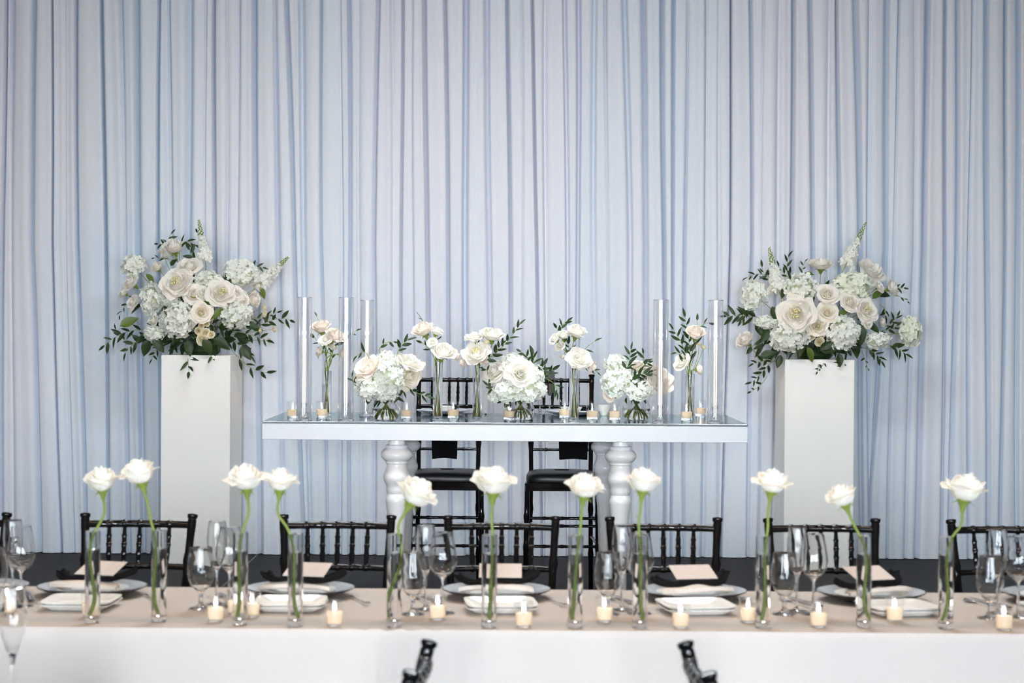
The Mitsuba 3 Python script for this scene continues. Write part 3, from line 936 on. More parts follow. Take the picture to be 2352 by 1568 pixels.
chiavari('dining_chair', 'near black chair seen edge-on at the bottom edge, leaning right', 'chair', [pa[0] - .295, 4.035], PI / 2 - .05, bowd=.012, stretch=STR, group='chairs of the near tables')
chiavari('dining_chair', 'near black chair seen edge-on at the bottom edge, leaning left', 'chair', [pb[0] + .295, 4.035], -PI / 2 + .03, bowd=.012, stretch=STR, group='chairs of the near tables')

# ================================================================ the guests' table
TZ = .75
TX0, TX1, TY0, TY1 = -2.75, 2.75, 5.50, 6.34


def table_cloth(x0, x1, y0, y1, top, foot, seed, pleat=None):
    """draped cloth: flat top with soft creases, falling on all four sides in shallow folds"""
    r = np.random.default_rng(seed)
    nx = int((x1 - x0) / .02)
    ny = int((y1 - y0) / .03)
    xs, ys = np.linspace(x0, x1, nx), np.linspace(y0, y1, ny)
    X, Yg = np.meshgrid(xs, ys, indexing='ij')
    Z = top + .0022 * (meshkit.fbm(np.stack([X * 2.3, Yg * 3.1, 0 * X], -1), 3, seed) - .9)
    if pleat is not None:
        e = np.exp(-((X - pleat) / .13) ** 2) * np.exp(-((Yg - y0) / .10) ** 2)
        Z = Z + .0035 * e * (np.sin((X - pleat) * 95 + (Yg - y0) * 40) - .2)
    ms = [grid_mesh(np.stack([X, Yg, Z], -1))]
    loop = np.concatenate([np.stack([xs, np.full(nx, y0)], 1)[:-1], np.stack([np.full(ny, x1), ys], 1)[:-1], np.stack([xs[::-1], np.full(nx, y1)], 1)[:-1], np.stack([np.full(ny, x0), ys[::-1]], 1)[:-1]])
    zl = np.concatenate([Z[:, 0][:-1], Z[-1, :][:-1], Z[::-1, -1][:-1], Z[0, ::-1][:-1]])
    c = np.array([(x0 + x1) / 2, (y0 + y1) / 2])
    nrm = np.zeros_like(loop)
    nrm[np.isclose(loop[:, 1], y0), 1] = -1
    nrm[np.isclose(loop[:, 1], y1), 1] = 1
    nrm[np.isclose(loop[:, 0], x0), 0] += -1
    nrm[np.isclose(loop[:, 0], x1), 0] += 1
    s = np.concatenate([[0], np.cumsum(np.linalg.norm(np.diff(loop, axis=0), axis=1))])
    per = s[-1] + .02
    wave = meshkit.fbm(np.stack([np.cos(s / per * 2 * PI) * per * .55, np.sin(s / per * 2 * PI) * per * .55, 0 * s], -1), 3, seed + 3) - .5
    rows = []
    for q in (0, .006, .016, .04, .1, .2, .35, .5, .7, 1.0):
        off = .006 * min(1, q / .016) + .085 * wave * q ** .8 * 1.2 + .02 * q
        z = zl * (1 - q) + foot * q - (.004 if 0 < q < .01 else 0)
        if pleat is not None:
            off = off + np.where(np.isclose(loop[:, 1], y0), .014 * np.exp(-((loop[:, 0] - pleat) / .13) ** 2) * np.sin((loop[:, 0] - pleat) * 95) * min(1, q * 6), 0)
        rows.append(np.concatenate([loop + nrm * (off[:, None] if np.ndim(off) else off), z[:, None]], 1))
    g = np.stack(rows)
    g = np.concatenate([g, g[:, :1]], 1)
    ms.append(grid_mesh(g))
    return cat(ms)


k = thing('guest_table', 'long table under a white linen cloth crossing the whole foreground', 'table')
put(k, 'tabletop', mk(box(TX0 + .02, TX1 - .02, TY0 + .02, TY1 - .02, TZ - .035, TZ - .006, .003), 'white_apron'))
LEGT = mk(tube([[0, 0, 0], [0, 0, TZ - .036]], .014, 10), 'steel', smooth=40)
for x in (TX0 + .2, -.9, .9, TX1 - .2):
    for y in (TY0 + .14, TY1 - .14):
        put(k, 'leg', LEGT, mat4(None, [x, y, 0]))
c = put(None, 'tablecloth', mk(table_cloth(TX0, TX1, TY0, TY1, TZ, .02, 4, P(905, 1451, 5.5)[0]), 'linen', smooth=50))
tag(c, 'white linen cloth draped over the long guest table', 'tablecloth')
# small near table, its top just below the frame, carrying the flute at the lower left corner
NX0, NX1, NY0, NY1 = -1.55, -1.01, 4.10, 4.56
k = thing('side_table', 'small dark side table just below the frame under the blurred flute', 'table')
put(k, 'tabletop', mk(box(NX0, NX1, NY0, NY1, TZ - .022, TZ + .0008, .003), 'black_vinyl'))
for x in (NX0 + .05, NX1 - .05):
    for y in (NY0 + .05, NY1 - .05):
        put(k, 'leg', LEGT, mat4(np.diag([1, 1, (TZ - .022) / (TZ - .036)]), [x, y, 0]))


def on_cloth(u, v):
    p = G(u, v, TZ)
    p[2] = TZ + .0012
    return p


# ---------------------------------------------------------------- glassware
def shell(outer, t=.0011, floor=None):
    """closed glass shell: outer profile from the axis at the foot to the rim, and the hollow of the bowl down to height 'floor'"""
    o = [tuple(q) for q in outer]
    inner = [(max(0.0, r - t), z) for r, z in o if z > floor]
    inner = inner[::-1]
    prof = o + [(o[-1][0] - t * .5, o[-1][1] + t * .4)] + inner + [(0.0, floor)]
    return prof


WINE_O = [(0, 0), (.036, 0), (.0362, .0012), (.030, .0028), (.014, .0055), (.0062, .010), (.0042, .018), (.0036, .05), (.0038, .085), (.0052, .098), (.0105, .1055), (.0215, .113), (.0315, .123), (.0385, .137), (.0417, .152), (.0410, .168), (.0375, .190), (.0330, .214), (.0292, .235)]
FLUTE_O = [(0, 0), (.033, 0), (.0332, .0012), (.027, .0028), (.013, .0055), (.0058, .010), (.0038, .018), (.0034, .06), (.0036, .085), (.0055, .098), (.0105, .112), (.0175, .130), (.0245, .152), (.0290, .176), (.0298, .200), (.0280, .225), (.0252, .248)]
GOB_O = [(0, 0), (.035, 0), (.0352, .0013), (.030, .003), (.015, .007), (.0075, .014), (.0058, .024), (.0062, .040), (.0095, .050), (.0185, .058), (.0290, .070), (.0365, .085), (.0400, .102), (.0400, .118), (.0380, .140), (.0350, .160), (.0328, .180)]
GL = {}
GL['wine_glass'] = mk(lathe(shell(WINE_O, .0010, .1075), 44), 'glass', smooth=50)
GL['champagne_flute'] = mk(lathe(shell(FLUTE_O, .0010, .103), 40), 'glass', smooth=50)
GL['water_goblet'] = mk(lathe(shell(GOB_O, .0013, .053), 44), 'glass', smooth=50)
CATG = {'wine_glass': 'wine glass', 'champagne_flute': 'champagne flute', 'water_goblet': 'water goblet'}


def glassware(kind, u, v, label, group=True):
    p = on_cloth(u, v)
    c = put(None, kind, GL[kind], mat4(None, p))
    tag(c, label, CATG[kind], {'wine_glass': 'wine glasses', 'champagne_flute': 'champagne flutes', 'water_goblet': 'water goblets'}[kind] + ' on the guest table')
    return c


glassware('wine_glass', 48, 1392, 'wide wine glass at the left edge before the cut-off chair')
glassware('champagne_flute', 29, 1386, 'slim flute behind the wine glass at the left edge')
glassware('water_goblet', -14, 1400, 'water goblet cut off by the left edge of the photo')
glassware('water_goblet', 461, 1398, 'water goblet standing right of the chair by the left pedestal')
glassware('champagne_flute', 498, 1388, 'flute in front of the foot of the left pedestal')
glassware('wine_glass', 527, 1392, 'wine glass half hidden by the third bud vase from the left')
glassware('water_goblet', 948, 1411, 'water goblet beside the cloth pleats, before the left table legs')
glassware('champagne_flute', 977, 1400, 'flute between goblet and wine glass before the left bar stool')
glassware('wine_glass', 1016, 1408, 'wine glass in front of the left post of the middle chair')
glassware('water_goblet', 1396, 1411, 'water goblet behind a votive before the right table legs')
glassware('champagne_flute', 1428, 1401, 'flute before the left post of the chair by the right table legs')
glassware('wine_glass', 1468, 1409, 'wine glass behind the bud vase in front of the right table legs')
glassware('water_goblet', 1801, 1411, 'water goblet left of two taller glasses before the right pedestal')
glassware('champagne_flute', 1830, 1404, 'flute in front of the right pedestal')
glassware('wine_glass', 1868, 1411, 'wine glass in front of the right pedestal, behind a votive')
glassware('water_goblet', 2273, 1420, 'water goblet left of the last votive at the right edge')
glassware('champagne_flute', 2291, 1409, 'flute before the spindles of the chair at the right edge')
glassware('wine_glass', 2338, 1416, 'wine glass cut off by the right edge of the photo')
# blurred flute of the near table
D_N = 4.36
p = P(29, 1500, D_N)
c = put(None, 'champagne_flute', GL['champagne_flute'], mat4(None, [p[0], D_N, TZ + .0012], 1.05))
tag(c, 'large blurred flute in the lower left corner, nearest to the camera', 'champagne flute')


# ---------------------------------------------------------------- votives
def flame_mesh(h=.022, r=.0042):
    return lathe([(0, 0), (r * .6, h * .08), (r, h * .28), (r * .85, h * .5), (r * .45, h * .78), (0, h)], 10)


FL_S = mk(flame_mesh(.024, .005), 'flame_body', smooth=True, emitter=FLAME_EM)
FL_L = mk(flame_mesh(.054, .0098), 'flame_body', smooth=True, emitter=FLAME_EM)
WICK = mk(tube([[0, 0, 0], [0, 0, .008]], .0008, 5), 'wick')


def votive_parts(rb, rt, h, zw0, zw1):
    wall = lathe([(rb * .95, .001), (rb, .004), (rb + (rt - rb) * .6, h * .6), (rt, h)], 36)
    base = lathe([(0, 0), (rb * .93, 0), (rb * .97, .002), (rb * .96, zw0 - .001), (0, zw0 - .001)], 28)
    ri = lambda z: rb + (rt - rb) * z / h - .0014
    wax = lathe([(0, zw0), (ri(zw0), zw0), (ri(zw1) - .0003, zw1 - .002), (ri(zw1) - .0015, zw1), (ri(zw1) * .6, zw1 - .0012), (0, zw1 - .002)], 28)
    rim = lathe([(rt - .0008, h), (rt - .0008, h + .0010), (rt + .0008, h + .0010), (rt + .0008, h), (rt - .0008, h)], 36)
    return dict(wall=mk(wall, 'thin_glass', smooth=40), base=mk(base, 'glass', smooth=40), wax=mk(wax, 'votive_wax', smooth=40), rim=mk(rim, 'glass', smooth=True)), zw1


VF = votive_parts(.0215, .0262, .068, .007, .040)
VS = votive_parts(.0285, .0320, .092, .020, .052)


def votive(p, label, V, group, seed=0, scale=1.0):
    k = thing('votive_candle', label, 'votive candle', group)
    parts, z = V
    M = mat4(None, p, scale)
    put(k, 'glass_holder', parts['wall'], M)
    put(k, 'glass_base', parts['base'], M)
    put(k, 'glass_rim', parts['rim'], M)
    put(k, 'wax', parts['wax'], M)
    put(k, 'wick', WICK, M @ mat4(None, [0, 0, z - .003]))
    put(k, 'flame', FL_S, M @ mat4(None, [0, 0, z + .003]))


FV = [
    (495, 1428, 'lit votive in front of the flute by the left pedestal'),
    (541, 1412, 'lit votive seen through the third bud vase from the left'),
    (578, 1418, 'lit votive just right of the third bud vase, before stacked plates'),
    (768, 1438, 'lit votive standing alone before the chair between left pedestal and white table'),
    (1005, 1424, 'lit votive below the wine glass of the middle chair'),
    (1203, 1441, 'lit votive right of the bud vase before the middle chair'),
    (1388, 1429, 'lit votive under the water goblet by the right table legs'),
    (1563, 1443, 'lit votive before the stacked plates right of the white table'),
    (1718, 1430, 'lit votive touching the left side of the bud vase at the right pedestal'),
    (1880, 1441, 'lit votive below the wine glass in front of the right pedestal'),
    (2055, 1429, 'lit votive before the plates right of the right pedestal'),
    (2306, 1448, 'lit votive nearest the right edge of the long table'),
    (207, 1418, 'lit votive hidden behind the leftmost bud vase'),
    (17, 1412, 'lit votive at the left edge, glowing through the blurred flute'),
]
for i, (u, v, lab) in enumerate(FV):
    votive(on_cloth(u, v - 1), lab, VF, 'votives on the guest table', i, 1.0)


# ---------------------------------------------------------------- bud vases with one rose each
VH, VR = .256, .0212
def open_lathe(profile, n, outward=True):
    """surface of revolution left open, normals away from the axis (or up)"""
    m = lathe(profile, n)
    c = m.triangles_center
    ref = np.concatenate([c[:, :2], np.zeros((len(c), 1))], 1)
    if (np.einsum('ij,ij->i', m.face_normals, ref) * m.area_faces).sum() < 0:
        m.invert()
    return m


def water_vase(R, H, wall, base, fill):
    """glass (air on both sides), water against the glass, and the water's free surface"""
    ri = R - wall
    out = lathe([(0, 0), (R - .0012, 0), (R, .0012), (R, H - .0008), ((R + ri) / 2, H), (ri, H - .0008), (ri, fill)], 40)
    c = out.triangles_center
    k = np.argmax(np.where(c[:, 2] < H * .9, np.linalg.norm(c[:, :2], axis=1), 0))
    if out.face_normals[k][:2] @ c[k][:2] < 0:
        out.invert()
    side = open_lathe([(0, base), (ri - .004, base + .001), (ri, base + .005), (ri, fill)], 40)
    top = lathe([(ri, fill), (ri * .9, fill - .0006), (0, fill - .0008)], 40)
    if top.face_normals[:, 2].sum() < 0:
        top.invert()
    return mk(out, 'glass', smooth=40), mk(side, 'water_in_glass', smooth=40), mk(top, 'water', smooth=True)


def put_vase(k, parts, M):
    put(k, 'glass_body', parts[0], M)
    w = put(k, 'water', parts[1], M)
    put(w, 'surface', parts[2], M)


FVASE = water_vase(VR, VH, .0022, .0125, .205)
roses = [
    # vase x, foot y, head x, head y (centre), head width, lean of the head (x, towards camera), stem x at the rim, label
    (210, 1433, 233, 1102, 70, (-.05, .25), 217, 'first vase from the left, before the left pedestal chair'),
    (363, 1430, 320, 1085, 74, (-.25, .1), 350, 'second vase from the left, before the left pedestal chair'),
    (550, 1437, 565, 1097, 76, (-.05, .2), 556, 'vase in front of the left pedestal, right of the flute'),
    (677, 1440, 645, 1103, 68, (.10, .05), 665, 'vase by the left post of the chair between pedestal and white table'),
    (905, 1441, 957, 1131, 80, (.55, .15), 922, 'vase standing by the cloth pleats before the left table legs'),
    (1123, 1443, 1134, 1104, 84, (.05, .15), 1131, 'vase in front of the middle chair'),
    (1321, 1444, 1343, 1116, 72, (.10, .15), 1330, 'vase between the middle chair and the chair to its right'),
    (1470, 1444, 1478, 1104, 72, (.10, .05), 1469, 'vase in front of the right table legs and wine glass'),
    (1753, 1444, 1773, 1106, 70, (.10, .1), 1760, 'vase at the left side of the right pedestal'),
    (1985, 1443, 1933, 1139, 66, (-.45, .1), 1978, 'vase at the right side of the right pedestal'),
    (2174, 1446, 2217, 1121, 82, (.10, .1), 2190, 'rightmost vase, by the chair cut off by the frame'),
]
STEM_LOW = [206, 364, 546, 683, 896, 1124, 1316, 1474, 1750, 1995, 2166]
SHORT = ['first from the left on the long table', 'second from the left on the long table', 'before the left pedestal beside a flute', 'by the chair right of the left pedestal', 'by the cloth pleats on the long table', 'before the middle chair of the long table', 'just right of the middle chair', 'before the right legs of the white table', 'before the left side of the right pedestal', 'before the right side of the right pedestal', 'last on the right of the long table']
POSE = ['upright white rose', 'white rose leaning left', 'full upright white rose', 'white rose with one petal out left', 'white rose tipped to the right', 'wide open white rose', 'flat-topped white rose', 'white rose with one petal out right', 'round white rose', 'white rose drooping left', 'wide white rose']
for i, (vu, vv, hu, hv, hw, ln, su, lab) in enumerate(roses):
    p = on_cloth(vu, vv - 2)
    p[1] += VR * .6
    D = p[1]
    s = F / D
    k = thing('bud_vase', 'clear bud vase of water, ' + SHORT[i], 'vase', 'bud vases on the guest table')
    put_vase(k, FVASE, mat4(None, p))
    R = hw / 2 / s
    top = P(hu, hv, D - .01)
    d = unit([ln[0], -ln[1], 1.0])
    b = top - d * R * .70
    rm = P(su, vv - VH * s + 1, D)
    rm[0] = np.clip(rm[0], p[0] - VR + .0075, p[0] + VR - .0075)
    rm[1] = D - .004
    # lower end of the stem rests against the far side of the wall
    low_x = np.clip(P(STEM_LOW[i], vv - 20, D)[0], p[0] - .013, p[0] + .013)
    foot = np.array([low_x, D + .004, p[2] + .020])
    mid = (rm + foot) / 2 + [.0018 * math.sin(i * 5), 0, 0]
    k = thing('rose', POSE[i] + ', ' + SHORT[i], 'rose', 'single roses along the guest table')
    up = rm + unit(rm - mid) * .04
    j = b - d * R * .6
    j2 = j - d * R * .9
    st = curve([foot, mid, rm, (rm + j2) / 2 + [.0025 * math.cos(i * 4), 0, 0], j2, j, b], 34)
    rad = np.full(34, .0038) + .0006 * np.exp(-((np.arange(34) - 8 - i % 5) / .8) ** 2)
    rad[-5:] = np.linspace(.0038, .0052, 5)
    put(k, 'stem', mk(tube(st, rad, 8), 'stem_green', smooth=True))
    Mx = mat4(frame_z(d, i * 1.3) @ np.diag([1, 1, 1.18]), b, R * .90)
    sh = bloom('rose', 300 + i, 8, 8)
    r_ = np.random.default_rng(70 + i)
    extra = []
    for q in range(2):
        a = r_.uniform(0, 6.28)
        L = leaf_mesh(.85, -.35, .12, 7)
        L.vertices = L.vertices @ roty(-.55).T @ rotz(a).T * 1.12 + [0, 0, .15]
        extra.append(L)
    put(k, 'petals', mk(cat([sh] + extra), 'rose_petal', smooth=True), Mx)
    put(k, 'calyx', mk(calyx(1.0), 'stem_green', smooth=30), Mx)

# ---------------------------------------------------------------- place settings of the guests' table
CHG = lathe([(0, .004), (.09, .004), (.105, .006), (.150, .020), (.166, .026), (.167, .0275), (.160, .027), (.105, .0095), (.09, .0075), (0, .0075)], 56)
CHG_S = mk(CHG, 'grey_glass', smooth=40)
RIM_S = mk(lathe([(.1655, .0255), (.168, .0255), (.1685, .0275), (.167, .0290), (.1655, .0280), (.1655, .0255)], 56), 'dark_rim', smooth=True)
FOOT_S = mk(lathe([(.07, 0), (.092, 0), (.092, .0045), (.07, .0045), (.07, 0)], 40), 'dark_rim')
UNDER_S = mk(lathe([(.0, .0034), (.09, .0034), (.1055, .0052), (.1505, .0192), (.1665, .0252), (.1665, .0246), (.151, .0182), (.106, .0042), (.09, .0024), (0, .0024)], 56), 'dark_rim', smooth=40)
PLT_S = mk(lathe([(0, .008), (.07, .008), (.105, .017), (.112, .020), (.112, .0215), (.104, .020), (.07, .0105), (0, .0105)], 48), 'porcelain', smooth=40)


def cloth_strip(pts, w, th, seed, wav=.008):
    """a soft folded strip of cloth along pts, width w, thickness th"""
    r = np.random.default_rng(seed)
    c = curve(pts, 28)
    tan = np.gradient(c, axis=0)
    tan /= np.linalg.norm(tan, axis=1, keepdims=True)
    side = np.cross(tan, [0, 0, 1.0])
    side /= np.linalg.norm(side, axis=1, keepdims=True) + 1e-9
    n = 11
    s = np.linspace(-1, 1, n)
    ph = r.uniform(0, 6)
    rows_t, rows_b = [], []
    for i in range(len(c)):
        zz = wav * np.sin(s * 4.2 + ph + i * .12) * (1 - .2 * s ** 2)
        base = c[i] + side[i] * (s * w / 2)[:, None]
        rows_t.append(base + np.stack([0 * s, 0 * s, zz + th / 2], -1))
        rows_b.append(base + np.stack([0 * s, 0 * s, zz - th / 2], -1))
    loop = np.concatenate([np.stack(rows_t), np.stack(rows_b)[:, ::-1]], 1)
    loop = np.concatenate([loop, loop[:, :1]], 1)
    ms = [grid_mesh(loop)]
    for e, rev in ((0, False), (-1, True)):
        L = loop[e][:-1]
        cc = L.mean(0)
        f = [[i, (i + 1) % len(L), len(L)] for i in range(len(L))]
        ms.append(trimesh.Trimesh(np.vstack([L, cc]), np.array(f), process=False))
    return cat(ms)


def square_plate():
    a = np.linspace(0, 2 * PI, 49)[:-1]
    c, s = np.cos(a), np.sin(a)
    sq = np.stack([np.sign(c) * np.abs(c) ** .28, np.sign(s) * np.abs(s) ** .28], -1)
    rows = []
    for q, z in ((0.0, 0), (.62, 0), (.74, .002), (1.0, .017), (1.0, .0190), (.97, .0190), (.72, .0055), (.6, .004), (0.0, .004)):
        rows.append(np.concatenate([sq * .105 * q, np.full((48, 1), z)], 1))
    g = np.stack(rows)
    g = np.concatenate([g, g[:, :1]], 1)
    return grid_mesh(g[:, ::-1])


SQ_S = mk(square_plate(), 'porcelain', smooth=40)


def fork_mesh():
    ms = [cloth_free([[-.10, 0, .004], [-.06, 0, .003], [0, 0, .002], [.045, 0, .004], [.06, 0, .004]], [.011, .008, .005, .006, .018], .002)]
    for j in range(4):
        y = -.0075 + .005 * j
        ms.append(cloth_free([[.058, y, .004], [.08, y, .0065], [.10, y, .006]], [.0032, .003, .0018], .0018))
    return cat(ms)


def cloth_free(pts, widths, th):
    c = np.array(pts, float)
    t = np.linspace(0, 1, len(c))
    tt = np.linspace(0, 1, 14)
    c2 = np.stack([np.interp(tt, t, c[:, k]) for k in range(3)], -1)
    w = np.interp(tt, t, widths)
    rows = []
    for p_, ww in zip(c2, w):
        rows.append([p_ + [0, -ww / 2, 0], p_ + [0, -ww / 3, th / 2], p_ + [0, ww / 3, th / 2], p_ + [0, ww / 2, 0], p_ + [0, ww / 3, -th / 2], p_ + [0, -ww / 3, -th / 2], p_ + [0, -ww / 2, 0]])
    m = grid_mesh(np.array(rows))
    return m


FORK_S = mk(fork_mesh(), 'steel', smooth=40)
KNIFE_S = mk(cat([cloth_free([[-.115, 0, .004], [-.03, 0, .004], [0, 0, .003]], [.013, .012, .009], .006), cloth_free([[0, 0, .003], [.04, 0, .003], [.09, 0, .003], [.118, .004, .003]], [.012, .017, .018, .004], .0016)]), 'steel', smooth=40)
SPOON_S = mk(cat([cloth_free([[-.10, 0, .005], [-.05, 0, .003], [.04, 0, .004]], [.012, .007, .005], .002), cloth_free([[.04, 0, .004], [.055, 0, .002], [.075, 0, .001], [.095, 0, .003], [.103, 0, .005]], [.006, .028, .036, .026, .004], .003)]), 'steel', smooth=40)

SETTINGS = [
    (-60, -60, None, 'at the left edge, cut off by the frame', 0),
    (212, 187, 255, 'before the chair at the left pedestal', -.35),
    (690, 668, 700, 'before the chair left of the white table', -.25),
    (1140, 1150, 1140, 'before the middle chair', 0.0),
    (1590, 1597, 1590, 'before the chair right of the white table', .25),
    (2000, 2062, 2000, 'before the chair at the right pedestal', .45),
    (2428, 2440, None, 'at the right edge, cut off by the frame', 0),
]
D_CH = 6.15
for i, (cu, su, mu, where, ya) in enumerate(SETTINGS):
    p = P(cu, 1380, D_CH)
    p[2] = TZ + .0012
    r_ = np.random.default_rng(500 + i)
    k = thing('charger_plate', f'smoky glass charger with a dark rim {where}', 'plate', 'chargers on the guest table')
    put(k, 'dish', CHG_S, mat4(None, p))
    put(k, 'underside', UNDER_S, mat4(None, p), 'dark underside')
    put(k, 'rim', RIM_S, mat4(None, p))
    put(k, 'foot_ring', FOOT_S, mat4(None, p))
    c = put(None, 'dinner_plate', PLT_S, mat4(None, p))
    tag(c, f'round white plate on the glass charger {where}', 'plate', 'round plates on the chargers')
    if 0 <= cu < W:
        Rz = rotz(ya)
        tr = lambda pts: [p + Rz @ np.array(q) for q in pts]
        # light folded napkin, black ribbon band with raised ends, and the menu card
        c = put(None, 'napkin', mk(cloth_strip(tr([[-.10, -.02, .029], [-.05, -.035, .037], [0, -.04, .039], [.05, -.035, .038], [.10, -.02, .029]]), .085, .012, 30 + i, .004), 'napkin_cloth', smooth=50))
        tag(c, f'folded beige napkin on the round plate {where}', 'napkin', 'napkins on the guest table')
        c = put(None, 'black_ribbon', mk(cloth_strip(tr([[-.120, .02, .064], [-.095, -.01, .050], [-.060, -.035, .049], [0, -.02, .053], [.060, -.03, .051], [.095, .01, .058], [.125, .055, .074]]), .042, .006, 60 + i, .006), 'black_cloth', smooth=50))
        tag(c, f'black cloth band over the napkin {where}', 'ribbon', 'black ribbons on the guest table')
        a = math.radians(18)
        cm = box(-.066, .066, -.050, .050, -.0008, .0008)
        cc = p + Rz @ np.array([.012, .03, .078])
        c = put(None, 'menu_card', mk(cm, 'card'), mat4(rotz(ya * .8) @ rotx(a), cc))
        tag(c, f'small blush menu card {where}', 'card', 'menu cards on the guest table')
    pu = P(su, 1395, 5.865)
    for j in range(2):
        c = put(None, 'square_plate', SQ_S, mat4(rotz(.06 * (i - 2) + j * .04), [pu[0], 5.865, TZ + .0012 + j * .0085]))
        tag(c, f'{"upper" if j else "lower"} square white plate of the stack {where}', 'plate', 'stacked square plates')
    fx = P(cu + 135, 1375, 6.02)
    c = put(None, 'fork', FORK_S, mat4(rotz(-PI / 2 + .35), [fx[0], 6.03, TZ + .003]))
    tag(c, f'steel fork lying right of the charger {where}', 'fork', 'forks on the guest table')
    fx = P(cu - 150, 1375, 6.05)
    c = put(None, 'knife', KNIFE_S, mat4(rotz(PI / 2 + .3), [fx[0], 6.07, TZ + .003]))
    tag(c, f'steel knife lying left of the charger {where}', 'knife', 'knives on the guest table')
    fx = P(cu - 172, 1378, 6.05)
    c = put(None, 'spoon', SPOON_S, mat4(rotz(PI / 2 + .3), [fx[0], 6.05, TZ + .003]))
    tag(c, f'steel spoon outside the knife {where}', 'spoon', 'spoons on the guest table')


# ================================================================ on the couple's table
def on_mirror(u, v):
    p = G(u, v, ST_Z)
    p[1] = min(max(p[1], STY0 + .05), STY1 - .05)
    q = P(u, v, p[1])
    return np.array([q[0], p[1], ST_Z + .0006])


SV = [
    (672, 963, 'lit votive left of the leftmost tall candle cylinder'), (739, 962, 'lit votive before the bud vase between two tall cylinders'), (934, 964, 'lit votive right of the left low bouquet'),
    (1041, 963, 'lit votive between the two middle bud vases'), (1169, 966, 'lit votive before the middle low bouquet'), (1297, 962, 'lit votive behind the bud vase of the right-hand stool'),
    (1360, 966, 'lit votive right of the bud vase of the right-hand stool'), (1412, 967, 'lit votive left of the right low bouquet'), (1577, 968, 'lit votive before the bud vase between the right cylinders'),
    (1609, 958, 'lit votive left of the rightmost tall candle cylinder'),
]
for i, (u, v, lab) in enumerate(SV):
    votive(on_mirror(u, v), lab, VS, 'votives on the white table', i)

CYL_H, CYL_R = .645, .0415
CYL_W = mk(lathe([(CYL_R - .0030, .012), (CYL_R, .012), (CYL_R, CYL_H), (CYL_R - .0030, CYL_H), (CYL_R - .0030, .012)], 48), 'thin_glass', smooth=40)
CYL_B = mk(lathe([(0, 0), (CYL_R - .001, 0), (CYL_R, .002), (CYL_R, .009), (CYL_R - .002, .011), (0, .011)], 36), 'glass', smooth=40)
CYL_RIM = mk(lathe([(CYL_R - .0016, CYL_H - .001), (CYL_R - .0016, CYL_H + .0012), (CYL_R + .0008, CYL_H + .0012), (CYL_R + .0008, CYL_H - .001), (CYL_R - .0016, CYL_H - .001)], 40), 'glass', smooth=True)
HOLD = mk(lathe([(0, .0115), (.026, .0115), (.0265, .014), (.018, .018), (.008, .024), (.007, .032), (.014, .040), (.016, .046), (.012, .052), (.007, .058), (.013, .066), (.016, .074), (.016, .092), (.0125, .093), (.0125, .074), (0, .073)], 28), 'glass', smooth=40)
TAP = mk(lathe([(0, .0745), (.0124, .0745), (.0126, .10), (.0128, .20), (.0122, .40), (.0100, .432), (.003, .437), (0, .437)], 20), 'taper_wax', smooth=40)
for u, v, sc, lab in [(698, 966, 1.0, 'leftmost on the white table'), (794, 967, 1.0, 'right of the leftmost bud vase'), (842, 955, .99, 'behind the left low bouquet'), (1516, 972.5, 1.0, 'before the right low bouquet'), (1642, 973, 1.0, 'at the right end of the white table')]:
    p = on_mirror(u, v)
    M = mat4(None, p, sc)
    k = thing('glass_cylinder', f'tall clear glass cylinder shielding a taper, {lab}', 'candle cylinder', 'tall candle cylinders')
    put(k, 'wall', CYL_W, M)
    put(k, 'base', CYL_B, M)
    put(k, 'rim', CYL_RIM, M)
    c = put(None, 'candlestick', HOLD, M)
    tag(c, f'small turned glass candlestick inside the cylinder {lab}', 'candlestick', 'glass candlesticks')
    k = thing('taper_candle', f'burning white taper inside the cylinder {lab}', 'candle', 'taper candles')
    put(k, 'wax', TAP, M)
    put(k, 'wick', WICK, M @ mat4(None, [0, 0, .436]))
    put(k, 'flame', FL_L, M @ mat4(None, [0, 0, .441]))

# bud vases with small posies
SVR, SVH = .0255, .318
SVASE = {}
for hh in (.25, .318):
    SVASE[hh] = water_vase(SVR, hh, .0024, .015, hh * .72)


def posy(u, v, hh, vlab, plab, fill):
    p = on_mirror(u, v)
    k = thing('bud_vase', vlab, 'vase', 'bud vases on the white table')
    put_vase(k, SVASE[hh], mat4(None, p))
    k = thing('posy', plab, 'flowers', 'posies in bud vases')
    D = p[1]
    rim = p + [0, 0, hh]
    B = Bouquet(k, u, v - hh * F / D - 60, D, 90, 80, .05, rim, 20 + int(u))
    # stems inside the vase
    for j in range(4):
        a = j * 1.7 + u
        lo = p + [.011 * math.cos(a), .011 * math.sin(a), .024]
        hi = rim + [-.012 * math.cos(a), -.008 * math.sin(a), .02]
        put(k, 'stem', mk(tube(curve([lo, (lo + hi) / 2, hi], 8), .0034 if j < 2 else .0026, 7), 'olive_stem', smooth=True))
    fill(B)


def f1(B):
    B.rose(737, 750, 42, 'blush_petal', d=(-.2, -.3, 1))
    B.rose(771, 770, 40, 'blush_petal', d=(.4, -.3, .7), lift=.02)
    B.rose(747, 778, 28, d=(-.2, -.5, .5), lift=.04)
    B.rose(733, 807, 22, d=(-.7, -.2, .1))
    B.rose(789, 812, 26, 'blush_petal', d=(.8, .1, .1))
    B.bud(767, 797, 15, True, d=(.3, -.3, .8))
    B.bud(757, 790, 12, False)
    B.sprig([(750, 830), (738, 760), (725, 718)], 22, 2, 0, -.02)
    B.sprig([(752, 835), (738, 795), (718, 772)], 26, 3, .02, .04)
    B.sprig([(755, 830), (790, 775), (826, 757)], 26, 4, 0, 0)
    B.sprig([(752, 850), (765, 800), (762, 770)], 18, 5, .03, .05)


